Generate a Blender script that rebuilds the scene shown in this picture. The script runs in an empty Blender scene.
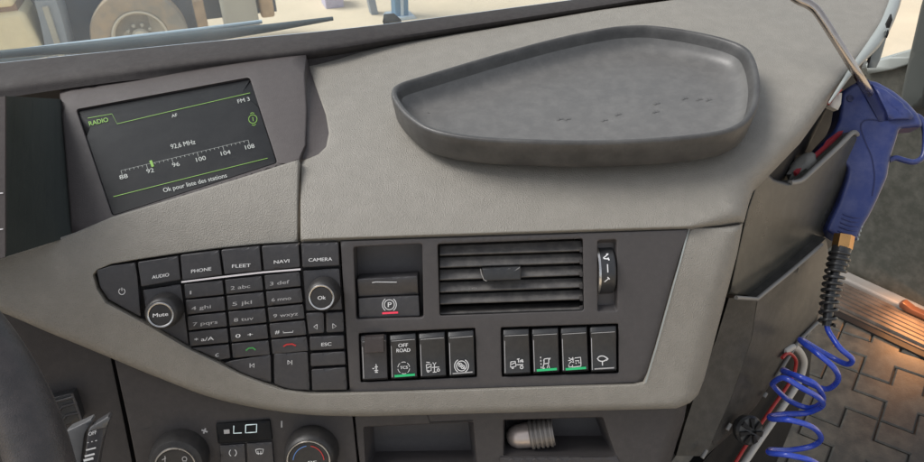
import bpy, bmesh, math, random
import numpy as np
from mathutils import Vector, Matrix
from mathutils.geometry import delaunay_2d_cdt
random.seed(7); np.random.seed(7)
SC = bpy.context.scene
COL = SC.collection
R = math.radians

# ------------------------------------------------------------------ camera, world, sun, exposure
FPX, CX, CY = 720.0, 462.0, 231.0            # focal length and centre of the photograph in its own pixels
PITCH, ROLL = R(32), R(2)
CAM = np.array((0.0, 0.0, 1.05))             # metres above the cab floor
r0 = np.array((1.0, 0, 0)); fwd = np.array((0, math.cos(PITCH), -math.sin(PITCH))); u0 = np.array((0, math.sin(PITCH), math.cos(PITCH)))
RGT = math.cos(ROLL) * r0 - math.sin(ROLL) * u0
UPV = math.sin(ROLL) * r0 + math.cos(ROLL) * u0
cam = bpy.data.cameras.new('camera'); camo = bpy.data.objects.new('camera', cam); COL.objects.link(camo)
m = Matrix.Identity(4)
for i in range(3):
    m[i][0] = RGT[i]; m[i][1] = UPV[i]; m[i][2] = -fwd[i]; m[i][3] = CAM[i]
camo.matrix_world = m
cam.sensor_width = 36; cam.lens = 36 * FPX / 924; cam.clip_start = 0.02; cam.clip_end = 400
cam.dof.use_dof = True; cam.dof.focus_distance = 0.74; cam.dof.aperture_fstop = 24
SC.camera = camo

SUN_EL, SUN_AZ = R(54), R(-82)               # azimuth from +Y (ahead), negative = left
w = bpy.data.worlds.new('World'); SC.world = w; w.use_nodes = True
nt = w.node_tree
sky = nt.nodes.new('ShaderNodeTexSky'); sky.sky_type = 'NISHITA'; sky.sun_disc = False
sky.sun_elevation = SUN_EL; sky.sun_rotation = SUN_AZ; sky.dust_density = 2; sky.air_density = 1.0; sky.ozone_density = 1.0
bg = nt.nodes['Background']; bg.inputs['Strength'].default_value = 0.13
hs = nt.nodes.new('ShaderNodeHueSaturation'); hs.inputs['Saturation'].default_value = .30      # thin high cloud greys the sky
nt.links.new(sky.outputs[0], hs.inputs['Color']); nt.links.new(hs.outputs[0], bg.inputs['Color'])
sl = bpy.data.lights.new('sun', 'SUN'); sl.energy = 1.8; sl.angle = R(30); sl.color = (1, .97, .93)
so = bpy.data.objects.new('sun', sl); COL.objects.link(so)
sdir = Vector((math.sin(SUN_AZ) * math.cos(SUN_EL), math.cos(SUN_AZ) * math.cos(SUN_EL), math.sin(SUN_EL)))
so.rotation_euler = sdir.to_track_quat('Z', 'Y').to_euler()
so.location = (0, 0, 5)
SC.view_settings.view_transform = 'Standard'; SC.view_settings.look = 'None'
SC.view_settings.exposure = 0.60; SC.view_settings.gamma = 1

# ------------------------------------------------------------------ materials
def lin(c): c /= 255; return c / 12.92 if c <= .04045 else ((c + .055) / 1.055) ** 2.4
def srgb(r, g, b): return (lin(r), lin(g), lin(b), 1)
def mat(name, col, rough=.5, metal=0, var=.0, vscale=8, dust=None, dscale=5, damt=.4, bump=0, bscale=900, emit=None, estr=1, spec=.5, grain='noise', coat=0, rvar=.1):
    M = bpy.data.materials.new(name); M.use_nodes = True
    t = M.node_tree; b = t.nodes['Principled BSDF']; N = t.nodes.new; L = t.links.new
    b.inputs['Base Color'].default_value = col; b.inputs['Roughness'].default_value = rough; b.inputs['Metallic'].default_value = metal
    b.inputs['Specular IOR Level'].default_value = spec; b.inputs['Coat Weight'].default_value = coat
    tc = N('ShaderNodeTexCoord')
    cur = None
    if var or dust:
        n = N('ShaderNodeTexNoise'); n.inputs['Scale'].default_value = vscale; n.inputs['Detail'].default_value = 6; n.inputs['Roughness'].default_value = .62
        L(tc.outputs['Object'], n.inputs['Vector'])
        mr = N('ShaderNodeMapRange'); mr.inputs[1].default_value = .3; mr.inputs[2].default_value = .7
        mr.inputs[3].default_value = 1 - var; mr.inputs[4].default_value = 1 + var
        L(n.outputs['Fac'], mr.inputs[0])
        mx = N('ShaderNodeMix'); mx.data_type = 'RGBA'; mx.blend_type = 'MULTIPLY'; mx.inputs[0].default_value = 1
        mx.inputs[6].default_value = col; L(mr.outputs[0], mx.inputs[7]); cur = mx.outputs[2]
        if dust:
            d = N('ShaderNodeTexNoise'); d.inputs['Scale'].default_value = dscale; d.inputs['Detail'].default_value = 8; d.inputs['Roughness'].default_value = .7
            L(tc.outputs['Object'], d.inputs['Vector'])
            dr = N('ShaderNodeMapRange'); dr.inputs[1].default_value = .42; dr.inputs[2].default_value = .72; dr.inputs[3].default_value = 0; dr.inputs[4].default_value = damt
            L(d.outputs['Fac'], dr.inputs[0])
            dm = N('ShaderNodeMix'); dm.data_type = 'RGBA'; L(dr.outputs[0], dm.inputs[0]); L(cur, dm.inputs[6]); dm.inputs[7].default_value = dust
            cur = dm.outputs[2]
        L(cur, b.inputs['Base Color'])
        rr = N('ShaderNodeMapRange'); rr.inputs[1].default_value = .3; rr.inputs[2].default_value = .7
        rr.inputs[3].default_value = max(.02, rough - rvar); rr.inputs[4].default_value = min(1, rough + rvar)
        L(n.outputs['Fac'], rr.inputs[0]); L(rr.outputs[0], b.inputs['Roughness'])
    if bump:
        if grain == 'noise':
            g = N('ShaderNodeTexNoise'); g.inputs['Detail'].default_value = 3; src = g.outputs['Fac']
        else:
            g = N('ShaderNodeTexVoronoi'); g.feature = 'SMOOTH_F1'; src = g.outputs['Distance']
        g.inputs['Scale'].default_value = bscale; L(tc.outputs['Object'], g.inputs['Vector'])
        bp = N('ShaderNodeBump'); bp.inputs['Strength'].default_value = bump; bp.inputs['Distance'].default_value = .0006
        L(src, bp.inputs['Height']); L(bp.outputs[0], b.inputs['Normal'])
    if emit:
        b.inputs['Emission Color'].default_value = emit; b.inputs['Emission Strength'].default_value = estr
    return M
DUST = srgb(150, 145, 138)
MT = dict(
    beige=mat('beige_grained_plastic', srgb(130, 126, 118), .52, var=.04, vscale=4, dust=srgb(166, 161, 152), dscale=60, damt=.2, bump=.9, bscale=1100, grain='voronoi', spec=.4),
    ledge=mat('dark_ledge_plastic', srgb(52, 48, 47), .7, var=.04, vscale=12, dust=DUST, dscale=120, damt=0.05, bump=.5, bscale=800, spec=.3),
    fascia=mat('charcoal_fascia_plastic', srgb(71, 68, 68), .48, var=.03, vscale=10, dust=DUST, dscale=160, damt=0.04, bump=.3, bscale=1500, spec=.45),
    lower=mat('lower_console_plastic', srgb(58, 55, 55), .5, var=.03, vscale=10, dust=DUST, dscale=150, damt=0.05, bump=.35, bscale=1200, spec=.45),
    side=mat('side_panel_plastic', srgb(51, 50, 47), .42, var=.05, vscale=8, dust=DUST, dscale=80, damt=.1, bump=.35, bscale=1000, spec=.5),
    flap=mat('map_pocket_plastic', srgb(62, 62, 57), .34, var=.05, vscale=8, dust=DUST, dscale=80, damt=.1, bump=.3, bscale=1000, spec=.5),
    surround=mat('screen_surround_plastic', srgb(66, 60, 59), .55, var=.03, vscale=10, dust=DUST, dscale=150, damt=0.04, bump=.35, bscale=1000, spec=.4),
    button=mat('button_plastic', srgb(57, 56, 58), .38, var=.04, vscale=30, dust=DUST, dscale=170, damt=0.05, bump=.18, bscale=2000, spec=.5),
    rocker=mat('rocker_plastic', srgb(44, 45, 47), .36, var=.04, vscale=30, dust=DUST, dscale=170, damt=0.04, bump=.15, bscale=2000),
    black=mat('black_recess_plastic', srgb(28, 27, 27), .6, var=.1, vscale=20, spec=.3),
    knob=mat('knob_rubber', srgb(42, 41, 41), .45, var=.05, vscale=30, bump=.25, bscale=1500, dust=DUST, dscale=150, damt=0.04),
    chrome=mat('satin_chrome', srgb(200, 198, 195), .28, metal=1, var=.04, vscale=40),
    slat=mat('dusty_slat_plastic', srgb(76, 74, 73), .42, var=.04, vscale=20, dust=srgb(170, 164, 154), dscale=90, damt=.2, spec=.5),
    screen=mat('display_glass', srgb(27, 28, 30), .42, var=.08, vscale=14, spec=.14, dust=srgb(90, 90, 90), dscale=30, damt=.08, rvar=.08),
    ink=mat('white_print', srgb(205, 205, 205), .6, emit=srgb(205, 205, 205), estr=.12),
    inkdim=mat('grey_print', srgb(176, 175, 175), .6),
    scrtext=mat('display_white', srgb(40, 40, 40), .4, emit=srgb(190, 194, 190), estr=.6),
    scrgreen=mat('display_green', srgb(20, 30, 10), .4, emit=srgb(128, 178, 62), estr=.65),
    led=mat('green_indicator', srgb(20, 120, 70), .35, emit=srgb(40, 180, 115), estr=.45),
    red=mat('red_indicator', srgb(190, 50, 70), .4, emit=srgb(215, 55, 80), estr=.45),
    keyred=mat('red_key_print', srgb(190, 50, 50), .5), keygreen=mat('green_key_print', srgb(70, 150, 80), .5),
    keyblue=mat('blue_key_print', srgb(90, 130, 190), .5),
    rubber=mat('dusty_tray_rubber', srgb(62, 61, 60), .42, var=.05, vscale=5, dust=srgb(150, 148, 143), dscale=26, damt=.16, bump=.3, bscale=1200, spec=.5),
    trayfloor_lit=mat('dusty_tray_floor_lit', srgb(94, 93, 91), .40, var=.04, vscale=5, dust=srgb(165, 162, 156), dscale=70, damt=.14, bump=.3, bscale=1200, spec=.5),  # same rubber as the rim, lightened to paint the light falling inside
    scuff=mat('scuff_mark', srgb(150, 148, 144), .7),
    blue=mat('blue_gun_plastic', srgb(42, 54, 106), .38, var=.08, vscale=20, dust=srgb(150, 150, 165), dscale=50, damt=.12, bump=.15, bscale=900),
    bluedk=mat('dark_blue_channel', srgb(30, 36, 78), .4, var=.08),
    hose=mat('blue_hose_plastic', srgb(38, 68, 180), .24, var=.06, vscale=30, coat=.3, dust=srgb(150, 155, 175), dscale=80, damt=.15),
    steel=mat('nozzle_steel', srgb(180, 172, 165), .25, metal=1, var=.08, vscale=60),
    brass=mat('brass_fitting', srgb(196, 150, 96), .32, metal=1, var=.1, vscale=60),
    spring=mat('black_spring', srgb(42, 42, 42), .3, spec=.6),
    redfolder=mat('red_card', srgb(176, 62, 70), .45, var=.08, vscale=20),
    redhose=mat('red_edging', srgb(170, 50, 48), .4, var=.1), whiteedge=mat('white_edging', srgb(190, 186, 178), .5, var=.1, vscale=20),
    greycloth=mat('grey_cloth', srgb(120, 118, 112), .7, var=.15, vscale=30),
    leather=mat('wheel_rim_leather', srgb(50, 48, 49), .32, var=.06, vscale=10, bump=.4, bscale=1500, grain='voronoi', spec=.5, dust=srgb(160, 146, 144), dscale=70, damt=0.08),
    stalk=mat('stalk_plastic', srgb(98, 98, 98), .4, var=.06), 
    door=mat('door_trim_plastic', srgb(68, 69, 63), .5, var=.07, vscale=4, dust=DUST, dscale=40, damt=.2, bump=.35, bscale=500, spec=.45),
    sill=mat('sill_strip', srgb(128, 126, 122), .45, var=.12, vscale=12),
    step=mat('step_plastic', srgb(66, 57, 49), .55, var=.2, vscale=20, dust=DUST, dscale=25, damt=.15),
    mat=mat('rubber_mat', srgb(58, 57, 53), .55, var=.12, vscale=7, dust=srgb(128, 118, 102), dscale=26, damt=.34, bump=.5, bscale=300, spec=.45),
    matbase=mat('rubber_mat_base', srgb(42, 41, 38), .7, var=.15, vscale=9, dust=srgb(132, 122, 106), dscale=14, damt=.3),
    lampglow=mat('amber_lens', srgb(66, 46, 38), .4, emit=srgb(225, 120, 66), estr=.05),
    sand=mat('sandy_ground', srgb(214, 194, 166), .9, var=.12, vscale=.8, dust=srgb(228, 210, 184), dscale=.35, damt=.6, bump=.5, bscale=3),
    cream=mat('cream_paint', srgb(242, 228, 190), .45, var=.1, vscale=2, dust=srgb(205, 184, 150), dscale=1.5, damt=.5),
    groove=mat('brown_groove', srgb(140, 110, 90), .7, var=.1),
    mudgrey=mat('grey_mudguard', srgb(142, 150, 160), .6, var=.12, vscale=3, dust=DUST, dscale=3, damt=.2),
    tyre=mat('dusty_tyre', srgb(150, 144, 134), .85, var=.14, vscale=4, dust=srgb(212, 180, 142), dscale=2.2, damt=.75, bump=.5, bscale=20),
    rim=mat('cream_wheel_rim', srgb(216, 206, 188), .5, var=.1, vscale=5), rimdark=mat('dark_wheel_gap', srgb(112, 104, 98), .7),
    rust=mat('rusty_bracket', srgb(190, 162, 130), .8, var=.25, vscale=6), undergrey=mat('chassis_grey', srgb(92, 98, 108), .7, var=.2, vscale=4),
    palegrey=mat('pale_tank', srgb(176, 172, 160), .5, var=.1, vscale=3), white=mat('white_paint', srgb(232, 230, 222), .5),
    cowl=mat('pale_cowl_trim', srgb(182, 196, 208), .3, var=.08, vscale=8), wiper=mat('wiper_black', srgb(74, 84, 90), .45, var=.1, vscale=12),
    bluepaint=mat('far_blue_paint', srgb(92, 132, 162), .5, var=.1, vscale=3), pillar=mat('pillar_plastic', srgb(70, 74, 72), .6, var=.06),
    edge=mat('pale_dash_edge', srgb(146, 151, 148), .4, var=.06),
    shiny=mat('shiny_silver_metal', srgb(186, 174, 166), .38, metal=.6, var=.06, vscale=60), ribmetal=mat('ribbed_grey_metal', srgb(128, 123, 118), .45, metal=.5, var=.12, vscale=50),
)
def glass_mat():
    M = bpy.data.materials.new('dusty_windshield_glass'); M.use_nodes = True
    t = M.node_tree; t.nodes.clear(); N = t.nodes.new; L = t.links.new
    o = N('ShaderNodeOutputMaterial'); tr = N('ShaderNodeBsdfTransparent'); tr.inputs[0].default_value = (.93, .97, .97, 1)
    df = N('ShaderNodeBsdfTranslucent'); df.inputs[0].default_value = (.85, .86, .85, 1)
    gl = N('ShaderNodeBsdfGlossy'); gl.inputs['Roughness'].default_value = .06
    a = N('ShaderNodeMixShader'); b = N('ShaderNodeMixShader')
    n = N('ShaderNodeTexNoise'); n.inputs['Scale'].default_value = 14; n.inputs['Detail'].default_value = 7
    tc = N('ShaderNodeTexCoord'); L(tc.outputs['Object'], n.inputs['Vector'])
    mr = N('ShaderNodeMapRange'); mr.inputs[1].default_value = .3; mr.inputs[2].default_value = .75; mr.inputs[3].default_value = .035; mr.inputs[4].default_value = .11
    L(n.outputs['Fac'], mr.inputs[0]); L(mr.outputs[0], a.inputs[0]); L(tr.outputs[0], a.inputs[1]); L(df.outputs[0], a.inputs[2])
    b.inputs[0].default_value = .04; L(a.outputs[0], b.inputs[1]); L(gl.outputs[0], b.inputs[2]); L(b.outputs[0], o.inputs[0])
    return M
MT['glass'] = glass_mat()

# ------------------------------------------------------------------ rays and surfaces
def rays(px, py):
    px = np.atleast_1d(np.asarray(px, float)); py = np.atleast_1d(np.asarray(py, float))
    return fwd[None] + ((px - CX) / FPX)[:, None] * RGT[None] + ((CY - py) / FPX)[:, None] * UPV[None]
def at(px, py, depth): return CAM + rays(px, py)[0] * depth
class Surf:
    """a surface of the place, G(p) = signed height above it (towards the viewer)"""
    def __init__(s, G, far=4.0): s.G = G; s.far = far
    def pts(s, px, py, h=0.0):
        d = rays(px, py); n = len(d); h = np.broadcast_to(np.asarray(h, float), (n,))
        a = np.full(n, .12); b = np.full(n, s.far)
        for _ in range(42):
            c = (a + b) / 2; g = s.G(CAM + d * c[:, None]) - h
            up = g > 0; a = np.where(up, c, a); b = np.where(up, b, c)
        return CAM + d * ((a + b) / 2)[:, None]
    def p(s, px, py, h=0.0): return s.pts([px], [py], h)[0]
    def normal(s, q):
        q = np.atleast_2d(q); e = 1e-4; out = np.zeros_like(q)
        for i in range(3):
            dq = np.zeros(3); dq[i] = e
            out[:, i] = (s.G(q + dq) - s.G(q - dq)) / (2 * e)
        return out / np.linalg.norm(out, axis=1)[:, None]
def unit(v): v = np.asarray(v, float); return v / np.linalg.norm(v)
def plane(p0, n, far=4.0):
    n = unit(n)
    if np.dot(n, CAM - p0) < 0: n = -n
    return Surf(lambda q: (q - p0) @ n, far)
def plane3(a, b, c, far=4.0): return plane(a, np.cross(b - a, c - a), far)
def smax(a, b, k):
    h = np.maximum(k - np.abs(a - b), 0) / k
    return np.maximum(a, b) + h * h * k / 4
LEAN = R(22)
nF = np.array((0, -math.cos(LEAN), math.sin(LEAN)))
pF = at(500, 310, .68)
X0 = (345 - CX) / FPX * .68
def bulge(q):
    d = np.maximum(X0 - q[:, 0], 0); return np.where(d < .3, .4 * d * d, .036 + .12 * (d - .3))
gF = lambda q: (q - pF) @ nF
FLAT = Surf(gF)                                             # right-hand fascia, a plane
KEY = Surf(lambda q: gF(q) - bulge(q))                      # fascia and keypad, bending towards the driver
pS = FLAT.p(500, 236, .004)
lipd = unit((0, .82, .574)); nL = np.array((0, -lipd[2], lipd[1]))
pT = pS + .080 * lipd; nT = unit((0, -.139, .99))
gL = lambda q: (q - pS) @ nL
gT = lambda q: (q - pT) @ nT
TOP = Surf(lambda q: smax(gL(q), gT(q), .03))
ARM = Surf(lambda q: smax(gF(q) - .004, gL(q), .03) - bulge(q))
TPL = Surf(gT)
B1 = ARM.p(300, 158); B2 = ARM.p(75, 232)
SCR = plane3(B1, B2, B1 + .33 * RGT - UPV - 1.0 * fwd); nSc = SCR.normal(B1)[0]; SCR = plane(B1 - nSc * .007, nSc)
FLOOR = plane(np.array((0, 0, 0.)), (0, 0, 1), 8)

# ------------------------------------------------------------------ mesh helpers
def link(name, verts, faces, material, parent=None, smooth=40, base=None):
    me = bpy.data.meshes.new(name)
    off = np.zeros(3)
    if parent is not None:
        p = parent
        while p is not None: off = off + np.array(p.location); p = p.parent
    V = np.asarray(verts, float) - off
    loc = np.zeros(3)
    if base is not None: loc = np.asarray(base, float) - off; V = V - loc
    me.from_pydata([tuple(v) for v in V], [], [tuple(int(i) for i in f) for f in faces])
    me.materials.append(MT[material] if isinstance(material, str) else material)
    bm = bmesh.new(); bm.from_mesh(me)
    bmesh.ops.remove_doubles(bm, verts=bm.verts, dist=1e-6)
    bmesh.ops.recalc_face_normals(bm, faces=bm.faces)
    bm.to_mesh(me); bm.free()
    if smooth:
        me.polygons.foreach_set('use_smooth', [True] * len(me.polygons))
        me.set_sharp_from_angle(angle=R(smooth))
    o = bpy.data.objects.new(name, me); COL.objects.link(o)
    o.location = loc
    if parent is not None: o.parent = parent
    return o
def tag(o, label=None, cat=None, group=None, kind=None):
    if label: o['label'] = label
    if cat: o['category'] = cat
    if group: o['group'] = group
    if kind: o['kind'] = kind
    return o
def thing(name, label, cat, loc=(0, 0, 0), group=None):
    o = bpy.data.objects.new(name, None); COL.objects.link(o); o.location = tuple(loc); o.empty_display_size = .05
    return tag(o, label, cat, group)
class MB:
    def __init__(s): s.v = []; s.f = []
    def add(s, V, Fc):
        k = len(s.v); s.v += [np.asarray(v, float) for v in V]; s.f += [tuple(i + k for i in f) for f in Fc]
    def build(s, name, material, parent=None, smooth=40, base=None): return link(name, s.v, s.f, material, parent, smooth, base)
def catmull(P, n=8, closed=False):
    P = np.asarray(P, float); N = len(P); out = []
    rng = range(N if closed else N - 1)
    for i in rng:
        if closed: a, b, c, d = P[(i - 1) % N], P[i], P[(i + 1) % N], P[(i + 2) % N]
        else: a, b, c, d = P[max(i - 1, 0)], P[i], P[i + 1], P[min(i + 2, N - 1)]
        for k in range(n):
            t = k / n
            out.append(.5 * ((2 * b) + (-a + c) * t + (2 * a - 5 * b + 4 * c - d) * t * t + (-a + 3 * b - 3 * c + d) * t ** 3))
    if not closed: out.append(P[-1])
    return np.array(out)
def resample(P, step):
    """closed outline of (x, y, r): points every `step`, corners kept"""
    P = np.asarray(P, float); out = []
    for i in range(len(P)):
        a, b = P[i], P[(i + 1) % len(P)]
        n = max(1, int(round(np.hypot(*(b - a)[:2]) / step)))
        for k in range(n): out.append(a + (b - a) * k / n)
    return np.array(out)
def round_poly(P, rad, n=4):
    P = [np.asarray(p, float)[:2] for p in P]; out = []
    for i in range(len(P)):
        a, b, c = P[i - 1], P[i], P[(i + 1) % len(P)]
        da, dc = np.linalg.norm(a - b), np.linalg.norm(c - b)
        rr = min(rad, da * .45, dc * .45)
        s = b + (a - b) / da * rr; e = b + (c - b) / dc * rr
        for k in range(n + 1):
            t = k / n; out.append((1 - t) ** 2 * s + 2 * t * (1 - t) * b + t * t * e)
    return np.array(out)
def inside(P, Q):
    x, y = Q[:, 0], Q[:, 1]; res = np.zeros(len(Q), bool)
    a = P; b = np.roll(P, -1, 0)
    for (x1, y1), (x2, y2) in zip(a[:, :2], b[:, :2]):
        if y1 == y2: continue
        c = ((y1 > y) != (y2 > y)) & (x < (x2 - x1) * (y - y1) / (y2 - y1) + x1); res ^= c
    return res
def edge_dist(P, Q, rv):
    best = np.full(len(Q), 1e9); br = np.zeros(len(Q))
    b = np.roll(P, -1, 0); rb = np.roll(rv, -1)
    for A, B, ra, rb_ in zip(P, b, rv, rb):
        d = B - A; L2 = max(d @ d, 1e-12); t = np.clip(((Q - A) @ d) / L2, 0, 1)
        dist = np.hypot(*(Q - (A + t[:, None] * d)).T); u = dist < best
        best = np.where(u, dist, best); br = np.where(u, ra + (rb_ - ra) * t, br)
    return best, br
def with_r(P, r):
    P = np.asarray(P, float)
    return P if P.shape[1] == 3 else np.hstack([P, np.full((len(P), 1), float(r))])
def sheet(name, outline, surf, material, parent=None, holes=(), h=0.0, r=1.5, step=12, thick=.01, closed=False, smooth=40, hfun=None, build=True, edge_step=None, base=None):
    """a panel with rounded rims cut to an outline and laid on a surface of the place"""
    es = edge_step or step
    loops = [resample(with_r(outline, r), es)] + [resample(with_r(q, min(r, 1.2)), min(es, 8)) for q in holes]
    O = loops[0][:, :2]
    pts = []; cons = []
    for Lp in loops:
        k = len(pts); n = len(Lp); pts += [tuple(p[:2]) for p in Lp]; cons += [(k + i, k + (i + 1) % n) for i in range(n)]
    nb = len(pts)
    def ok(Q):
        s = inside(O, Q)
        for Lp in loops[1:]: s &= ~inside(Lp[:, :2], Q)
        return s
    def dist(Q):
        D, Rr = edge_dist(loops[0][:, :2], Q, loops[0][:, 2])
        for Lp in loops[1:]:
            d2, r2 = edge_dist(Lp[:, :2], Q, Lp[:, 2]); u = d2 < D; D = np.where(u, d2, D); Rr = np.where(u, r2, Rr)
        return D, Rr
    extra = []
    for li, Lp in enumerate(loops):
        P = Lp[:, :2]; t = np.roll(P, -1, 0) - np.roll(P, 1, 0); t /= np.maximum(np.linalg.norm(t, axis=1), 1e-9)[:, None]
        nrm = np.stack([-t[:, 1], t[:, 0]], 1)
        a2 = np.sum(P[:, 0] * np.roll(P[:, 1], -1) - np.roll(P[:, 0], -1) * P[:, 1])
        if (a2 < 0) != (li > 0): nrm = -nrm
        for f in (.1, .35, .7, 1.05):
            Q = P + nrm * (Lp[:, 2:3] * f); D, _ = dist(Q)
            keep = ok(Q) & (D > Lp[:, 2] * f * .85) & (Lp[:, 2] > .05)
            extra.append(Q[keep])
    lo, hi = O.min(0), O.max(0)
    gx, gy = np.meshgrid(np.arange(lo[0] + step * .5, hi[0], step), np.arange(lo[1] + step * .5, hi[1], step))
    Q = np.stack([gx.ravel(), gy.ravel()], 1)
    if len(Q):
        D, Rr = dist(Q); extra.append(Q[ok(Q) & (D > np.maximum(Rr * 1.1, step * .35))])
    E = np.vstack(extra) if extra else np.zeros((0, 2))
    allp = [Vector(p) for p in pts] + [Vector(p) for p in E]
    vs, _, fs, ov, _, _ = delaunay_2d_cdt(allp, cons, [], 0, 1e-5)
    V2 = np.array([tuple(v) for v in vs])
    T = np.array([list(f) for f in fs])
    T = T[ok(V2[T].mean(1))]
    D, Rr = dist(V2); Rr = np.maximum(Rr, 1e-6)
    q = np.clip(1 - D / Rr, 0, 1); drop = Rr * (1 - np.sqrt(np.maximum(1 - q * q, 0)))
    base3 = surf.pts(V2[:, 0], V2[:, 1]); scale = (base3 - CAM) @ fwd / FPX
    hh = h - drop * scale
    if hfun is not None: hh = hh + hfun(V2[:, 0], V2[:, 1])
    V = surf.pts(V2[:, 0], V2[:, 1], hh)
    cnt = {}
    for f in T:
        for i in range(3):
            e = (f[i], f[(i + 1) % 3]); cnt[tuple(sorted(e))] = cnt.get(tuple(sorted(e)), 0) + 1
    bnd = [e for e, c in cnt.items() if c == 1]
    mb = MB(); mb.v = list(V); mb.f = [tuple(f) for f in T]
    nr = surf.normal(V)
    if thick:
        if closed:
            k = len(mb.v); mb.v += list(V - nr * thick); mb.f += [tuple(i + k for i in reversed(f)) for f in T]
            mb.f += [(a, b, b + k, a + k) for a, b in bnd]
        else:
            idx = {}
            for e in bnd:
                for i in e:
                    if i not in idx: idx[i] = len(mb.v); mb.v.append(V[i] - nr[i] * thick)
            mb.f += [(a, b, idx[b], idx[a]) for a, b in bnd]
    return mb.build(name, material, parent, smooth, base) if build else mb
def recess(name, outline, surf, depth, material, parent=None, h=0.0, smooth=30, taper=0):
    P = np.asarray(outline, float); c = P.mean(0)
    A = surf.pts(P[:, 0], P[:, 1], h); n = surf.normal(A); Bk = A - n * depth
    if taper: Bk = Bk + (Bk.mean(0) - Bk) * taper
    k = len(P); mb = MB(); mb.v = list(A) + list(Bk)
    mb.f = [(i, (i + 1) % k, (i + 1) % k + k, i + k) for i in range(k)] + [tuple(range(k, 2 * k))]
    return mb.build(name, material, parent, smooth)
def quadpx(Q, u, v):
    Q = np.asarray(Q, float); return (1 - u) * (1 - v) * Q[0] + u * (1 - v) * Q[1] + u * v * Q[2] + (1 - u) * v * Q[3]
def text_mesh(s):
    c = bpy.data.curves.new('t', 'FONT'); c.body = s; c.size = 1; c.resolution_u = 3
    o = bpy.data.objects.new('t', c); COL.objects.link(o)
    dg = bpy.context.evaluated_depsgraph_get(); dg.update()
    me = bpy.data.meshes.new_from_object(o.evaluated_get(dg))
    V = np.array([tuple(v.co) for v in me.vertices]); Fc = [tuple(p.vertices) for p in me.polygons]
    bpy.data.objects.remove(o); bpy.data.curves.remove(c); bpy.data.meshes.remove(me)
    return V, Fc
def text_mb(mb, surf, s, a, b, hpx, h=.0006, skew=0.0, bold=0.0):
    """print s with its baseline from pixel a to pixel b, capitals hpx high"""
    V, Fc = text_mesh(s); x0, x1 = V[:, 0].min(), V[:, 0].max()
    cap = .73
    t = (V[:, 0] - x0) / (x1 - x0); y = V[:, 1] / cap
    px = a[0] + (b[0] - a[0]) * t - skew * y * hpx; py = a[1] + (b[1] - a[1]) * t - y * hpx
    mb.add(surf.pts(px, py, h), Fc)
    if bold:
        mb.add(surf.pts(px + bold, py, h + .00005), Fc)
def text(name, surf, s, a, b, hpx, material, parent, h=.0006, skew=0.0, bold=0.0):
    mb = MB(); text_mb(mb, surf, s, a, b, hpx, h, skew, bold); return mb.build(name, material, parent, 0)
def ink_mb(mb, surf, lines, wpx, h=.0006):
    for P in lines:
        P = np.asarray(P, float); n = len(P)
        if n < 2: continue
        d = np.gradient(P, axis=0); d /= np.maximum(np.linalg.norm(d, axis=1), 1e-9)[:, None]
        nn = np.stack([-d[:, 1], d[:, 0]], 1) * wpx / 2
        A = surf.pts(*(P + nn).T, h); Bq = surf.pts(*(P - nn).T, h)
        mb.add(list(A) + list(Bq), [(i, i + 1, i + 1 + n, i + n) for i in range(n - 1)])
def ink(name, surf, lines, wpx, material, parent, h=.0006):
    mb = MB(); ink_mb(mb, surf, lines, wpx, h); return mb.build(name, material, parent, 0)
def circ(cx, cy, r, a0=0, a1=360, n=20, ry=None): 
    t = np.radians(np.linspace(a0, a1, n)); return np.stack([cx + r * np.cos(t), cy + (ry or r) * np.sin(t)], 1)
def frame_of(n):
    n = unit(n); a = unit(np.cross(n, (0, 0, 1) if abs(n[2]) < .9 else (1, 0, 0))); return a, np.cross(n, a), n
def lathe_mb(mb, p0, n, prof, seg=40):
    a, b, n = frame_of(n); V = []; k = len(prof)
    for (t, rr) in prof:
        for i in range(seg):
            th = 2 * math.pi * i / seg; V.append(p0 + n * t + (a * math.cos(th) + b * math.sin(th)) * rr)
    Fc = [(j * seg + i, j * seg + (i + 1) % seg, (j + 1) * seg + (i + 1) % seg, (j + 1) * seg + i) for j in range(k - 1) for i in range(seg)]
    if prof[0][1] > 1e-6: Fc.append(tuple(range(seg)))
    if prof[-1][1] > 1e-6: Fc.append(tuple(range((k - 1) * seg, k * seg)))
    mb.add(V, Fc)
def lathe(name, p0, n, prof, material, parent=None, seg=40, smooth=40, base=None):
    mb = MB(); lathe_mb(mb, np.asarray(p0, float), n, prof, seg); return mb.build(name, material, parent, smooth, base)
def tube_mb(mb, P, rad, seg=10, cap=True, closed=False):
    P = np.asarray(P, float); n = len(P); rad = np.broadcast_to(np.asarray(rad, float), (n,))
    T = np.gradient(P, axis=0) if not closed else np.roll(P, -1, 0) - np.roll(P, 1, 0)
    T /= np.maximum(np.linalg.norm(T, axis=1), 1e-9)[:, None]
    a, b, _ = frame_of(T[0]); V = []
    for i in range(n):
        a = a - T[i] * (a @ T[i]); a = unit(a); b = np.cross(T[i], a)
        for k in range(seg):
            th = 2 * math.pi * k / seg; V.append(P[i] + rad[i] * (a * math.cos(th) + b * math.sin(th)))
    rng = n if closed else n - 1
    Fc = [(i * seg + k, i * seg + (k + 1) % seg, ((i + 1) % n) * seg + (k + 1) % seg, ((i + 1) % n) * seg + k) for i in range(rng) for k in range(seg)]
    if cap and not closed: Fc += [tuple(range(seg)), tuple(range((n - 1) * seg, n * seg))]
    mb.add(V, Fc)
def tube(name, P, rad, material, parent=None, seg=10, smooth=60, base=None):
    mb = MB(); tube_mb(mb, P, rad, seg); return mb.build(name, material, parent, smooth, base)
BOXF = [(0, 1, 2, 3), (4, 7, 6, 5), (0, 4, 5, 1), (1, 5, 6, 2), (2, 6, 7, 3), (3, 7, 4, 0)]
def hexa(mb, A, Bq): mb.add(list(A) + list(Bq), BOXF)          # box between two quads
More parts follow.
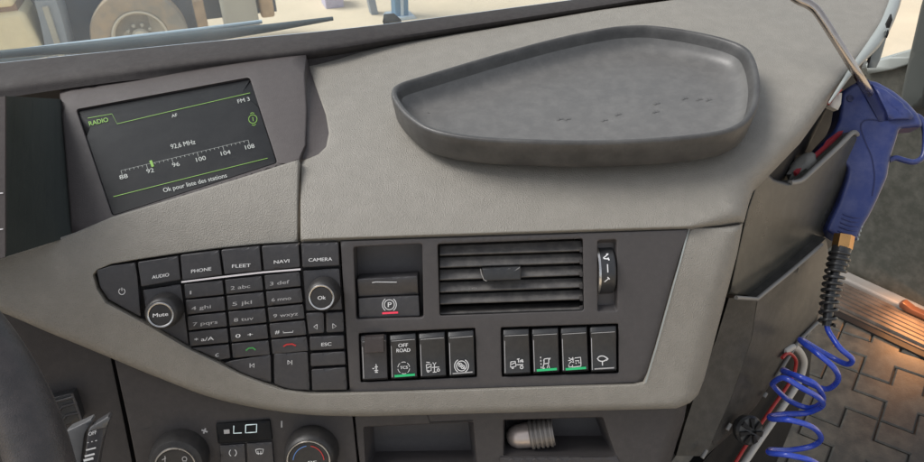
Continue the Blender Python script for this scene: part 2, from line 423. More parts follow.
def bevel(o, width, seg=2, angle=35):
    md = o.modifiers.new('bevel', 'BEVEL'); md.width = width; md.segments = seg; md.limit_method = 'ANGLE'; md.angle_limit = R(angle); return o
def Z(ox, oy, s): return lambda *pts: [(ox + x / s, oy + y / s) for x, y in pts]

# ================================================================== SETTING
GZ = -1.83
V = []; n = 40
mb = MB()
for j in range(n + 1):
    for i in range(n + 1): V.append((-60 + 120 * i / n, -20 + 140 * j / n, GZ + .05 * math.sin(i * 1.7) * math.cos(j * 1.3)))
mb.add(V, [(j * (n + 1) + i, j * (n + 1) + i + 1, (j + 1) * (n + 1) + i + 1, (j + 1) * (n + 1) + i) for j in range(n) for i in range(n)])
tag(mb.build('ground', 'sand'), kind='structure')

# cab floor
fl = MB()
fx = [(-1.1, -.3), (1.25, -.3), (1.15, 1.75), (-1.1, 1.75)]
hexa(fl, [(x, y, 0) for x, y in fx], [(x, y, -.04) for x, y in fx])
tag(fl.build('floor', 'matbase', smooth=0), kind='structure')

# ================================================================== DASHBOARD
dash = thing('dashboard', 'beige and charcoal truck dashboard with screen, keypad, air vent and rocker switches', 'dashboard', (0, .75, 0))

# top cover
oc = [(300.5, 240.2, 2), (343, 238.5, 2), (500, 233.3, 2), (690, 227.6, 3), (722, 225.5, 14), (744, 222, 22), (749, 203, 24), (754, 189, 26), (776, 166, 24), (802, 138, 20), (828, 101, 16), (854, 67.5, 12), (873, 44, 10), (886, 22, 8),
      (893, 4, 8), (899, -18, 8), (860, -30, 3), (760, -14, 2), (680, -1, 2), (600, 10, 2), (500, 27, 2), (400, 43, 2), (306, 61, 2), (308, 67, 2), (316, 90, 3), (325, 115, 3), (328, 133, 3), (325, 146, 4), (318, 153, 4), (309, 157.5, 3), (301.3, 161.5, 1), (300.4, 200, 1.2)]
sheet('top_cover', oc, TOP, 'beige', dash, step=11, thick=.007, edge_step=5)
# arm: beige panel sweeping from the instrument side round keypad and fascia
inner = [(97, 270), (111, 264), (137, 259.5), (179, 253.2), (220, 248), (260, 244), (299, 241.5), (320, 240.2), (342, 239.4), (420, 237), (500, 234.6), (600, 231.2), (690, 228.2), (680, 262), (668, 305), (656, 348), (648, 374), (644, 383), (634, 385), (560, 387), (450, 390.5), (351, 393.5), (311, 394), (284, 390.5), (268, 385.5), (241, 375), (217, 362.5), (189, 349), (144, 323), (106, 303), (97, 289), (93, 275)]
oa = [(-40, 268, 3), (0, 257, 3), (40, 244, 3), (75, 232.5, 2), (112, 217, 2), (190, 193.5, 2), (250, 175, 2), (299, 159.5, 2), (298.5, 200, 2), (298.3, 240.6, 1)]
oa2 = [(-240, 330, 3), (-120, 294, 3), (-40, 269, 3), (0, 257, 3), (40, 244, 3), (75, 232.5, 2), (112, 217, 2), (190, 193.5, 2), (250, 175, 2), (299, 159.5, 2), (298, 200, 2), (297.5, 241.8, .8)]
band = inner[::-1]
# left half, outer rim then along the keypad edge back to the seam; lower band and right leg continue it
k0 = inner.index((299, 241.5)); kr = inner.index((690, 228.2))
lower_out = [(718, 227.5, 2), (743, 223.5, 14), (737, 255, 18), (722, 312, 18), (704, 380, 18), (698, 395, 16), (690, 403, 10), (676, 408.5, 7), (640, 409.5, 7), (500, 413, 7)] + [tuple(p) for p in catmull([(400, 415.6, 7), (350, 416.3, 7), (290, 413, 7), (220, 400, 7), (160, 378.5, 8), (100, 353.5, 9), (50, 333, 9), (0, 312, 9), (-40, 302, 9), (-120, 322, 9), (-240, 368, 9)], 5)]
in_rest = [(x, y, 1.2) for x, y in inner[kr:]] + [(x, y, 1.2) for x, y in inner[:k0]]
outline = oa2 + [(x, y, 1.2) for x, y in inner[:k0][::-1]] + [(x, y, 1.2) for x, y in inner[kr:][::-1]] + lower_out
sheet('arm_panel', outline, ARM, 'beige', dash, step=11, thick=.028, edge_step=5)
# highlight on the inner edge of the right leg, painted as a pale line
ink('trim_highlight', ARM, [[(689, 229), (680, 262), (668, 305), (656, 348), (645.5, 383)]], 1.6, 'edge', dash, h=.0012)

# fascia with openings
fas_out = [(340.5, 241.2), (420, 238.6), (500, 236), (600, 232.6), (688.6, 229.6), (678.5, 262), (666.5, 305), (654.5, 348), (647, 373), (643, 382.3), (560, 386), (450, 389.5), (350, 392.4)]
brake_open = round_poly([(353.5, 247), (422.3, 243.6), (423.6, 317.8), (356.2, 319.4)], 3)
vent_open = round_poly([(437.6, 244), (582.8, 238.5), (583.8, 310.6), (439.8, 315.6)], 2.5)
wheel_open = round_poly([(597.5, 240.3), (616.5, 239.4), (617.5, 311.0), (597.6, 311.5)], 2.5)
zA = Z(350, 320, 6.16); zB = Z(490, 320, 6.16)
rockA = round_poly(zA((55, 82), (771, 49), (782, 350), (66, 383)), 1.5)
rockB = round_poly(zB((68, 46), (790, 22), (792, 326), (74, 350)), 1.5)
sheet('fascia_panel', fas_out, FLAT, 'fascia', dash, holes=[brake_open, vent_open, wheel_open, rockA, rockB], step=14, r=1.2, edge_step=8, thick=.012)
recess('brake_recess', brake_open, FLAT, .024, 'fascia', dash, h=-.0011)
recess('vent_box', vent_open, FLAT, .05, 'black', dash, h=-.0011)
recess('wheel_slot', wheel_open, FLAT, .008, 'fascia', dash, h=-.0011, taper=.12)
recess('rocker_recess', rockA, FLAT, .014, 'black', dash, h=-.0011)
recess('rocker_recess', rockB, FLAT, .014, 'black', dash, h=-.0011)

# parking brake switch
zP = Z(340, 230, 4.62)
bs = sheet('brake_switch', round_poly(zP((78, 226), (358, 212), (363, 298), (84, 309)), 1.2), FLAT, 'button', dash, h=-.003, r=1.2, step=8, thick=.02,
           hfun=lambda x, y: -.004 * np.clip((y - 278) / 16, 0, 1) ** 2)
bf = sheet('brake_switch_face', round_poly(zP((84, 316), (364, 303), (369, 398), (88, 407)), 1.2), FLAT, 'button', dash, h=-.004, r=1.0, step=8, thick=.018)
tag(bf, 'lower face of the parking brake switch with P symbol and red bar')
ink('grip_highlight', FLAT, [zP((148, 243), (165, 240), (262, 241))], .7, 'ink', bs, h=-.0024)  # highlight on the grip, painted as a thin white line
c = zP((228, 345))[0]
mbk = MB(); ink_mb(mbk, FLAT, [circ(*c, 5.0), circ(*c, 7.0, 125, 235, 10), circ(*c, 7.0, -55, 55, 10)], .75, -.0034)
text_mb(mbk, FLAT, 'P', (c[0] - 1.6, c[1] + 2.4), (c[0] + 2.0, c[1] + 2.3), 5.2, -.0033, bold=.3)
mbk.build('parking_symbol', 'ink', bf, 0)
ink('red_bar', FLAT, [zP((195, 385), (268, 381))], 1.9, 'red', bf, h=-.0033)

# air vent
vent = MB()
rowsL = [(245.5, 256), (257, 268.2), (269.2, 280.8), (281.8, 293), (294, 305), (306, 314.5)]
rowsR = [(240, 251.4), (252.6, 263.4), (264.8, 275.8), (277.2, 288), (289.2, 300), (301.6, 309.6)]
for k in range(6):
    (a0, a1), (b0, b1) = rowsL[k], rowsR[k]
    dd = .0125 if k < 5 else .024
    A = [FLAT.p(439.5, a0 + .3, -dd), FLAT.p(582.5, b0 + .3, -dd), FLAT.p(582.5, b1 - 1.3, -.005), FLAT.p(439.5, a1 - 1.3, -.005)]
    nrm = unit(np.cross(A[1] - A[0], A[3] - A[0])); nrm = nrm if nrm @ nF > 0 else -nrm
    Bq = [p - nrm * .0022 for p in A]
    mb = MB(); hexa(mb, A, Bq); bevel(mb.build('slat', 'slat', dash, 0), .0007)
# vent end cheek with notches and the slider tab
mb = MB()
for k in range(6):
    b0, b1 = rowsR[k]
    hexa(mb, [FLAT.p(579, b1 - 3.5, -.003), FLAT.p(582.8, b1 - 4.5, -.003), FLAT.p(582.8, b1 + .8, -.003), FLAT.p(580, b1 + .8, -.003)],
         [FLAT.p(579, b1 - 3.5, -.012), FLAT.p(582.8, b1 - 4.5, -.012), FLAT.p(582.8, b1 + .8, -.012), FLAT.p(580, b1 + .8, -.012)])
mb.build('vent_cheek', 'lower', dash, 0)
zV = Z(430, 230, 4.62)
sheet('vent_tab', round_poly(zV((240, 178), (420, 170), (420, 230), (250, 236)), 1.2), FLAT, 'rocker', dash, h=-.001, r=1.2, step=9, thick=.012)
ink('dust_scratch', FLAT, [zV((233, 180), (238, 205), (250, 232)), zV((252, 231), (262, 236))], .8, 'scuff', dash, h=-.0004)
mb = MB(); ink_mb(mb, FLAT, [zV((182, 270), (180, 286)), zV((195, 268), (193, 284)), zV((193, 270), (206, 266), (203, 282)), zV((212, 266), (218, 280))], .45, -.0062)
mb.build('finger_marks', 'scuff', dash, 0)

# vent thumb wheel
wc = FLAT.p(606.8, 273, .0)
hw = .0078; ax = unit(FLAT.p(612, 272.7) - FLAT.p(602, 273.1))
rad = .024; cw = wc - nF * (rad - .0065)
mb = MB(); prof = [(-hw, rad - .004), (-hw, rad - .0012), (-hw + .0012, rad)]
prof += [(hw - .0012, rad), (hw, rad - .0012), (hw, rad - .004)]
lathe_mb(mb, cw, ax, prof, 64)
tw = mb.build('thumb_wheel', 'rocker', dash)
mb = MB(); lathe_mb(mb, cw, ax, [(-hw - .0004, rad - .001), (-hw - .0004, rad + .0004), (-hw + .0016, rad + .0005), (-hw + .0016, rad - .001)], 64); mb.build('wheel_rim', 'chrome', tw)
WSURF = Surf(lambda q: np.linalg.norm((q - cw) - np.outer((q - cw) @ ax, ax), axis=1) - rad, far=np.dot(cw - CAM, fwd))
mb = MB(); ink_mb(mb, WSURF, [zV((800, 130), (822, 112)), zV((802, 132), (826, 134)), zV((820, 158), (822, 196)), zV((806, 240), (828, 222))], 1.0, .0004)
ink_mb(mb, WSURF, [zV((814, 112), (824, 111)), zV((822, 128), (828, 140)), zV((820, 218), (830, 228))], 1.3, .0005)
mb.build('wheel_symbols', 'ink', tw, 0)

# rocker switches
def rocker(Q, label, lit=None, material='rocker'):
    Q = np.array(Q, float); c = Q.mean(0); Q = c + (Q - c) * np.array((.965, .975))
    us = [0, .03, .10, .5, .90, .97, 1]; vs = [0, .03, .12, .16, .35, .6, .85, .96, 1]
    hv = [-.004, .0005, .0042, .0042, .0026, .0018, .0022, .0026, -.003]; hu = [-.004, -.0006, 0, 0, 0, -.0006, -.004]
    px = np.array([quadpx(Q, u, v) for v in vs for u in us]); hh = np.array([a + b for a in hv for b in hu])
    V = FLAT.pts(px[:, 0], px[:, 1], hh); nu = len(us); nv = len(vs)
    Fc = [(j * nu + i, j * nu + i + 1, (j + 1) * nu + i + 1, (j + 1) * nu + i) for j in range(nv - 1) for i in range(nu - 1)]
    rim = [i for i in range(nu)] + [j * nu + nu - 1 for j in range(1, nv)] + [(nv - 1) * nu + i for i in range(nu - 2, -1, -1)] + [j * nu for j in range(nv - 2, 0, -1)]
    V = list(V); k = len(V); V += [V[i] - nF * .009 for i in rim]
    m_ = len(rim); Fc += [(rim[i], rim[(i + 1) % m_], k + (i + 1) % m_, k + i) for i in range(m_)]
    o = link('rocker_switch', V, Fc, material, dash, 28); tag(o, label)
    mb = MB(); ink_mb(mb, FLAT, [[quadpx(Q, .06, .15), quadpx(Q, .5, .148), quadpx(Q, .94, .146)]], .5, .0045); ink_mb(mb, FLAT, [[quadpx(Q, .055, .16), quadpx(Q, .055, .95)]], .7, .0038 if 0 else .0030)  # highlights along the top and left ridges, painted as grey lines
    mb.build('ridge_highlight', 'inkdim', o, 0)
    if lit: ink('indicator_bar', FLAT, [[quadpx(Q, .14, .93), quadpx(Q, .9, .925)]], 2.3 if lit == 'led' else 1.2, lit, o, h=.0036)
    return o
HR = .0034
rk = rocker(zA((62, 90), (228, 82), (238, 370), (74, 378)), 'rocker switch with a raised grey block and small pump symbol', None, 'button')
sheet('lock_block', round_poly(zA((88, 108), (208, 102), (210, 200), (92, 206)), .8), FLAT, 'surround', rk, h=.0085, r=.8, step=6, thick=.007)
mb = MB(); ink_mb(mb, FLAT, [zA((160, 272), (162, 284)), zA((152, 290), (172, 288)), zA((158, 300), (166, 300)), zA((150, 312), (174, 310)), zA((154, 322), (172, 322)), zA((138, 300), (150, 298)), zA((162, 284), (162, 324))], .9, HR); mb.build('pump_symbol', 'ink', rk, 0)
rk = rocker(zA((240, 86), (410, 74), (420, 360), (249, 371)), 'rocker switch lettered OFF ROAD above a TCS ring, green bar lit', 'led')
mb = MB(); (a, b) = zA((297, 168), (356, 164)); text_mb(mb, FLAT, 'OFF', a, b, 3.7, HR + .0006, bold=.25)
(a, b) = zA((286, 199), (370, 195)); text_mb(mb, FLAT, 'ROAD', a, b, 3.7, HR + .0004, bold=.25)
(a, b) = zA((308, 303), (355, 300)); text_mb(mb, FLAT, 'TCS', a, b, 3.1, HR, bold=.25)
c = zA((331, 295))[0]
ink_mb(mb, FLAT, [circ(*c, 5.9, k * 60 + 6, k * 60 + 50, 6) for k in range(6)], .6, HR); mb.build('lettering', 'ink', rk, 0)
rk = rocker(zA((419, 76), (588, 64), (598, 352), (430, 362)), 'rocker switch with truck and axle symbol beside the TCS switch')
mb = MB(); ink_mb(mb, FLAT, [zA((470, 260), (492, 262)), zA((470, 275), (500, 272), (500, 312), (474, 314), (470, 275)), zA((476, 296), (496, 286)), circ(*zA((482, 316))[0], .9, n=8), zA((506, 292), (540, 290)), zA((510, 262), (520, 275), (530, 262)), zA((520, 275), (520, 318)), zA((510, 322), (534, 320)), circ(*zA((544, 308))[0], 1.3, n=9), zA((538, 290), (550, 290))], .8, HR); mb.build('truck_symbol', 'ink', rk, 0)
rk = rocker(zA((598, 66), (766, 54), (775, 344), (608, 355)), 'rocker switch with crossed circle in a ring, dull grey bar', 'inkdim')
c = zA((687, 283))[0]
mb = MB(); ink_mb(mb, FLAT, [circ(*c, 5.0), circ(*c, 7.0, 120, 240, 10), circ(*c, 7.0, -60, 60, 10), circ(c[0] - 1.2, c[1] - 1, 1.8, n=10), circ(c[0] + 1.3, c[1] + 1, 1.8, n=10), [(c[0] - 4, c[1] - 3.2), (c[0] + 4, c[1] + 3.2)]], .85, HR); mb.build('brake_symbol', 'ink', rk, 0)
rk = rocker(zB((76, 52), (244, 46), (254, 335), (82, 345)), 'rocker switch with small truck and crane symbol, no bar lit')
mb = MB(); ink_mb(mb, FLAT, [zB((128, 258), (156, 254), (160, 285), (126, 290), (128, 258)), zB((132, 274), (156, 262)), zB((160, 276), (205, 274)), circ(*zB((140, 294))[0], .9, n=8), circ(*zB((195, 291))[0], 1.5, n=9), zB((166, 242), (182, 238)), zB((175, 240), (176, 262)), zB((182, 258), (206, 254)), zB((184, 250), (204, 246)), zB((196, 242), (203, 262))], .85, HR); mb.build('truck_symbol', 'ink', rk, 0)
rk = rocker(zB((253, 49), (424, 41), (432, 325), (263, 335)), 'rocker switch with lane keeping symbol, green bar lit', 'led')
mb = MB(); ink_mb(mb, FLAT, [zB((312, 226), (312, 236)), zB((313, 246), (313, 256)), zB((314, 266), (315, 276)), zB((315, 286), (316, 298)), zB((334, 240), (362, 236)), zB((330, 252), (334, 240)), zB((332, 270), (360, 266)), zB((334, 240), (332, 272)), zB((362, 236), (362, 266)), zB((326, 296), (332, 272)), zB((352, 296), (360, 268), (366, 296)), zB((362, 236), (370, 242), (370, 232)), zB((324, 300), (338, 296))], .85, HR); mb.build('lane_symbol', 'ink', rk, 0)
rk = rocker(zB((431, 43), (601, 34), (612, 318), (441, 328)), 'rocker switch with collision warning symbol, green bar lit', 'led')
mb = MB(); ink_mb(mb, FLAT, [zB((486, 232), (500, 244), (512, 230)), zB((482, 250), (498, 248)), zB((488, 268), (500, 256), (516, 262), (510, 246), (518, 240), (500, 244)), zB((522, 234), (558, 230), (560, 262), (546, 264), (548, 250), (524, 252)), zB((486, 274), (486, 290), (508, 288)), zB((508, 276), (508, 290), (530, 288), (560, 284), (560, 264)), zB((530, 262), (530, 270))], .85, HR); mb.build('warning_symbol', 'ink', rk, 0)
rk = rocker(zB((611, 36), (782, 27), (784, 318), (619, 326)), 'rocker switch with mirror symbol, dull grey bar, nearest the right trim', 'inkdim')
mb = MB(); ink_mb(mb, FLAT, [circ(*zB((690, 238))[0], 4.2, 20, 340, 18, ry=2.7), zB((714, 228), (728, 240), (716, 250)), zB((716, 238), (728, 240)), zB((692, 256), (693, 280)), zB((660, 240), (668, 230))], 1.0, HR); mb.build('mirror_symbol', 'ink', rk, 0)

# ------------------------------------------------------------------ keypad
zK = Z(90, 235, 2.888)
kp_out = [(95.5, 270.5), (111, 265.3), (137, 261), (179, 254.7), (220, 249.5), (260, 245.4), (299.5, 243), (339.5, 241), (349, 392.4), (311.6, 392.5), (284, 389), (269, 384), (241.5, 373.3), (217.5, 361), (189.5, 347.3), (144.5, 321.5), (107, 301), (98.3, 287), (94.6, 275)]
sheet('keypad_base', kp_out, KEY, 'black', dash, h=-.006, r=1, step=12, thick=.01)
def key(name, pts, label=None, h=.001, rr=1.0, material='button', cr=1.6, hfun=None):
    P = np.array(zK(*pts)); c = P.mean(0)
    d = P - c; P = c + d * (1 - .65 / np.maximum(np.abs(d).mean(0), 2))
    o = sheet(name, round_poly(P, cr, 3), KEY, material, dash, h=h, r=rr, step=9, thick=.008, hfun=hfun)
    if label: tag(o, label)
    return o
def ktext(s, a, b, hp, par, material='ink', h=.0016, bold=.15): A, B_ = zK(a, b); return text('legend', KEY, s, A, B_, hp, material, par, h=h, bold=bold, skew=-.0)
k_ = key('power_button', [(16, 100), (60, 87), (132, 78), (139, 120), (150, 240), (100, 214), (52, 187), (27, 150)], 'power button at the pointed end of the keypad')
c = zK((92, 163))[0]; ink('power_symbol', KEY, [circ(*c, 3.1, -60, 240, 16), [(c[0] - .1, c[1] - 3.8), (c[0], c[1] - .6)]], .6, 'ink', k_, h=.0016)
for s, q, a, b in (('AUDIO', [(136, 77), (256, 59), (264, 131), (147, 152)], (179, 127), (228, 119)), ('PHONE', [(259, 57), (374, 43), (384, 118), (266, 134)], (292, 110), (350, 102)),
                   ('FLEET', [(377, 42), (491, 31), (498, 106), (387, 117)], (410, 95), (464, 92)), ('NAVI', [(494, 31), (604, 24), (609, 95), (501, 106)], (531, 83), (575, 79)), ('CAMERA', [(608, 23), (719, 19), (722, 90), (612, 96)], (631, 77), (699, 74))):
    k_ = key('mode_button', q, 'keypad button lettered ' + s); ktext(s, a, b, 3.5, k_)
ink('chrome_line', KEY, [zK((264, 136), (384, 121), (498, 108), (608, 99))], 1.7, mat('bright_line', srgb(225, 220, 222), .3), dash, h=.0022)
key('knob_plate', [(150, 157), (264, 140), (288, 322), (166, 252)], h=-.001)
key('knob_plate', [(613, 101), (722, 94), (730, 218), (622, 221)], h=-.001)
Lk = lambda k: np.array((268 + 4.4 * k, 141 + 45.8 * k)); Rk = lambda k: np.array((608 + 5.2 * k, 103 + 46.8 * k))
def kq(ci, ri):
    f = [0, .347, .68, 1]
    g = lambda u, k: tuple(Lk(k) * (1 - u) + Rk(k) * u)
    return [g(f[ci] + .006, ri + .02), g(f[ci + 1] - .006, ri + .02), g(f[ci + 1] - .006, ri + .98), g(f[ci] + .006, ri + .98)]
KL = [['1', '2 abc', '3 def'], ['4 ghi', '5 jkl', '6 mno'], ['7 pqrs', '8 tuv', '9 wxyz'], ['* a/A', '0  +', '#'], ['C', None, None]]
tilt = None
for ri in range(5):
    for ci in range(3):
        q = kq(ci, ri)
        if ri == 4 and ci == 0: q = [q[0], q[1], q[2], (375, 363), (318, 336)]
        names = KL[ri][ci]
        lab = 'keypad key marked ' + names if names else ('keypad key with green handset' if ci == 1 else 'keypad key with red handset')
        yt, yb = zK(q[0])[0][1], zK(q[-1])[0][1]
        k_ = key('key', q, lab, h=.0012, cr=1.0, rr=.8)
        Q = np.array(q)
        if names and ri < 4:
            wd = {1: 4, 4: 46, 5: 52, 6: 66}.get(len(names), 52)
            if names == '#': wd = 12
            x0 = Q[0, 0] + 18; yb = Q[0, 1] * .3 + Q[3, 1] * .7 - 1; sl = (Q[1, 1] - Q[0, 1]) / (Q[1, 0] - Q[0, 0])
            ktext(names, (x0, yb), (x0 + wd * 1.08, yb + wd * 1.08 * sl), 3.7, k_, 'ink' if ri in (3,) else 'inkdim', bold=.12)
            if names == '#': ink('space_symbol', KEY, [zK((x0 + 24, yb - 8), (x0 + 24, yb - 3), (x0 + 52, yb - 5), (x0 + 52, yb - 10))], .6, 'ink', k_, h=.0018)
        elif names: ktext('C', (362, 352), (371, 350), 3.2, k_)
        else:
            cx, cy = Q.mean(0); 
            if ci == 1: P = zK((cx - 14, cy + 4), (cx - 6, cy - 3), (cx + 6, cy - 4), (cx + 14, cy + 2))
            else: P = zK((cx - 18, cy + 3), (cx - 8, cy - 3), (cx + 8, cy - 4), (cx + 18, cy + 1))
            ink('handset_symbol', KEY, [P], 1.5, 'keygreen' if ci == 1 else 'keyred', k_, h=.0018)
k_ = key('skip_button', [(384, 369), (408, 361), (524, 342), (526, 429), (480, 416), (436, 398)], 'skip back button under the keypad'); 
c = zK((468, 377))[0]; ink('skip_symbol', KEY, [[(c[0] - 2, c[1] - 2.2), (c[0] - 2, c[1] + 2.2)], [(c[0] + 2, c[1] - 2), (c[0] - .8, c[1]), (c[0] + 2, c[1] + 2), (c[0] + 2, c[1] - 2)]], .6, 'ink', k_, h=.0016)
k_ = key('skip_button', [(529, 341), (631, 334), (637, 450), (585, 448), (555, 441), (530, 431)], 'skip forward button under the keypad')
c = zK((577, 368))[0]; ink('skip_symbol', KEY, [[(c[0] + 2, c[1] - 2.2), (c[0] + 2, c[1] + 2.2)], [(c[0] - 2, c[1] - 2), (c[0] + .8, c[1]), (c[0] - 2, c[1] + 2), (c[0] - 2, c[1] - 2)]], .6, 'ink', k_, h=.0016)
k_ = key('arrow_button', [(622, 224), (676, 222), (678, 284), (630, 288)], 'left arrow button under the Ok knob'); ink('arrow', KEY, [zK((656, 258), (646, 265), (656, 272), (656, 258))], .6, 'ink', k_, h=.0016)
k_ = key('arrow_button', [(680, 222), (732, 220), (735, 281), (681, 284)], 'right arrow button under the Ok knob'); ink('arrow', KEY, [zK((701, 256), (711, 263), (701, 270), (701, 256))], .6, 'ink', k_, h=.0016)
k_ = key('escape_button', [(632, 293), (735, 287), (737, 330), (634, 336)], 'button lettered ESC'); ktext('ESC', (668, 321), (697, 319), 3.4, k_)
key('blank_button', [(635, 341), (738, 334), (740, 376), (636, 382)]); key('blank_button', [(638, 387), (740, 380), (744, 449), (640, 451)])
def knob(surf, c, r_cap, r_base, height, caplabel, lab, hbase=0, ring=.0019, seg=48, capmat='knob'):
    top = surf.p(c[0], c[1], height); n = surf.normal(top)[0]; base = top - n * (height - hbase); Hh = height - hbase
    o = lathe('knob', base, n, [(0, r_base), (Hh * .25, r_base), (Hh * .7, r_base * .95), (Hh * .86, r_base * .88), (Hh * .93, r_cap + ring), (Hh * .93, 0)], 'knob', dash, seg); tag(o, lab)
    lathe('knob_ring', base, n, [(Hh * .92, r_cap - .0002), (Hh * .99, r_cap), (Hh * 1.01, r_cap + ring * .3), (Hh * 1.01, r_cap + ring * .7), (Hh * .97, r_cap + ring), (Hh * .92, r_cap + ring)], 'chrome', o, seg)
    lathe('knob_cap', base, n, [(Hh * .93, r_cap - .0003), (Hh * .97, r_cap - .0005), (Hh * .975, r_cap * .8), (Hh * .96, r_cap * .4), (Hh * .955, 0)], capmat, o, seg)
    return o
kn = knob(KEY, (160.3, 315.2), .0100, .0158, .021, 'Mute', 'left keypad knob with Mute printed on its cap')
text('legend', KEY, 'Mute', (152.8, 317.4), (168, 315.6), 3.9, 'ink', kn, h=.0225, bold=.2)
kn = knob(KEY, (321.3, 297.5), .0102, .0152, .019, 'Ok', 'right keypad knob with Ok printed on its cap')
text('legend', KEY, 'Ok', (317.6, 299.8), (325.6, 299.2), 3.8, 'ink', kn, h=.0205, bold=.2)

# ------------------------------------------------------------------ screen
sur_out = [(59, 88), (140, 76), (230, 61), (306, 55), (305, 75), (307, 110), (306, 145), (300, 160), (250, 177), (190, 196), (112, 220), (72, 236), (68, 190), (64, 140)]
gl_out = round_poly([(76.5, 109.5), (249.5, 77.5), (277.3, 163), (112.5, 216)], 3)
su = sheet('screen_surround', sur_out, SCR, 'surround', dash, holes=[gl_out], h=.002, r=2, step=14, thick=.02)
dp = sheet('display', gl_out, SCR, 'screen', dash, h=-.0012, r=1.2, step=30, thick=.004)
tag(dp, 'dark radio display with tuning scale')
zS = Z(0, 0, 2.1)
SK = -.30
def stext(mb, s, a, b, hp, bold=.12): A, B_ = zS(a, b); text_mb(mb, SCR, s, A, B_, hp, -.0005, skew=-SK * -1.0 if 0 else .30, bold=bold)
mb = MB(); stext(mb, 'AF', (361, 247), (373, 244), 3.2); mb.build('header_text', 'scrtext', dp, 0)
mb = MB(); stext(mb, 'FM 3', (500, 217), (525, 211), 3.9); mb.build('band_text', 'scrtext', dp, 0)
mb = MB(); stext(mb, '92,6 MHz', (360, 313), (411, 302), 4.8); mb.build('station_text', 'scrtext', dp, 0)
for s_, a, b in (('88', (252, 377), (269, 373)), ('92', (309, 364), (324, 361)), ('96', (363, 351), (378, 348)), ('100', (413, 340), (433, 335)), ('104', (465, 327), (485, 323)), ('108', (516, 314), (535, 310))):
    mb = MB(); stext(mb, s_, a, b, 4.2); mb.build('scale_number', 'scrtext', dp, 0)
mb = MB(); stext(mb, 'Ok pour liste des stations', (344, 404), (477, 372), 4.4); mb.build('footer_text', 'scrtext', dp, 0)
mb = MB(); P0, P1 = np.array((254, 358.)), np.array((521, 294.))
for k in range(31):
    p = P0 + (P1 - P0) * k / 30; L_ = 9 if k % 6 == 0 else 3.6
    ink_mb(mb, SCR, [zS(tuple(p), (p[0] + L_ * .28, p[1] + L_))], .36, -.0006)
ink_mb(mb, SCR, [zS(tuple(P0), tuple(P1))], .2, -.0006); mb.build('tuning_scale', 'scrtext', dp, 0)
mb = MB(); stext(mb, 'RADIO', (188, 264), (228, 255), 4.4, .18); mb.build('title_text', 'scrgreen', dp, 0)
ink('header_line', SCR, [zS((184, 248), (235, 239), (246, 260), (360, 233), (525, 195))], .5, 'scrgreen', dp, h=-.0006)
ink('footer_line', SCR, [zS((238, 413), (400, 372), (562, 332))], .5, 'scrgreen', dp, h=-.0006)
ink('tuning_marker', SCR, [zS((316, 337), (321, 350))], 2.6, 'scrgreen', dp, h=-.0005)
c = zS((531, 250))[0]; ink('info_symbol', SCR, [circ(*c, 4.2), [(c[0] - .2, c[1] - 2), (c[0] + .4, c[1] + 2)], [(c[0] - 2.6, c[1] - 5.2), (c[0] - .8, c[1] - 6.4), (c[0] + 1.4, c[1] - 5.8)], [(c[0] - 1, c[1] + 5.8), (c[0] + 1.2, c[1] + 6.4), (c[0] + 3, c[1] + 5)]], .6, 'scrgreen', dp, h=-.0006)
sheet('seam_backing', [(292, 176), (303, 172), (303, 236), (292, 238)], ARM, 'black', dash, h=-.018, r=0, step=20, thick=.0)
sheet('seam_backing', [(296, 156), (306, 153), (307, 156), (304, 176), (296, 176)], TOP, 'black', dash, h=-.022, r=0, step=20, thick=.0)
# scooped end of the top cover beside the screen
sc = [(306, 61), (309, 67), (317, 90), (326, 115), (329, 133), (326, 147), (319, 154), (303, 160)]
li = [(303, 61), (304, 75), (305.5, 95), (306, 112), (306, 128), (305, 142), (303.5, 151), (300, 160)]
A = [TOP.p(x, y, -.001) for x, y in sc]; Bq = [SCR.p(x, y, -.002) for x, y in li]
A = catmull(A, 4); Bq = catmull(Bq, 4); n = len(A); mb = MB(); V = []
for t in np.linspace(0, 1, 6):
    for a, b in zip(A, Bq): V.append(a + (b - a) * t - nF * .002 * math.sin(math.pi * t))
mb.add(V, [(j * n + i, j * n + i + 1, (j + 1) * n + i + 1, (j + 1) * n + i) for j in range(5) for i in range(n - 1)]); mb.build('scoop', 'surround', dash, 60)

# instrument hood side, to the left of the screen
A = [SCR.p(61, 99, .0), SCR.p(72.5, 236, .0)]; Bq = [at(5, 96, .60), at(5, 257, .60)]; C_ = [at(-300, 150, .60), at(-300, 345, .60)]
mb = MB(); V = []
for t in np.linspace(0, 1, 8):
    for e in range(2): V.append(A[e] + (Bq[e] - A[e]) * t)
mb.add(V, [(2 * i, 2 * i + 1, 2 * i + 3, 2 * i + 2) for i in range(7)]); mb.build('instrument_hood', mat('instrument_hood_plastic', srgb(54, 58, 55), .6, var=.1, vscale=12, bump=.3, bscale=800, spec=.3), dash, 60)
ins = thing('instrument_cluster', 'edge of the grey instrument cluster left of the screen', 'instrument cluster', at(-20, 180, .56))
mb = MB(); hexa(mb, [Bq[0], Bq[1], C_[1], C_[0]], [p + fwd * .002 for p in (Bq[0], Bq[1], C_[1], C_[0])]); f_ = mb.build('face', 'surround', ins, 0)
INS = plane3(Bq[0], Bq[1], C_[0]); ink('scale_mark', INS, [[(-6, 193.5), (3, 193)]], 1.0, 'ink', f_, h=.0008); ink('scale_mark', INS, [[(-6, 230), (3, 229)]], 1.0, 'ink', f_, h=.0008)

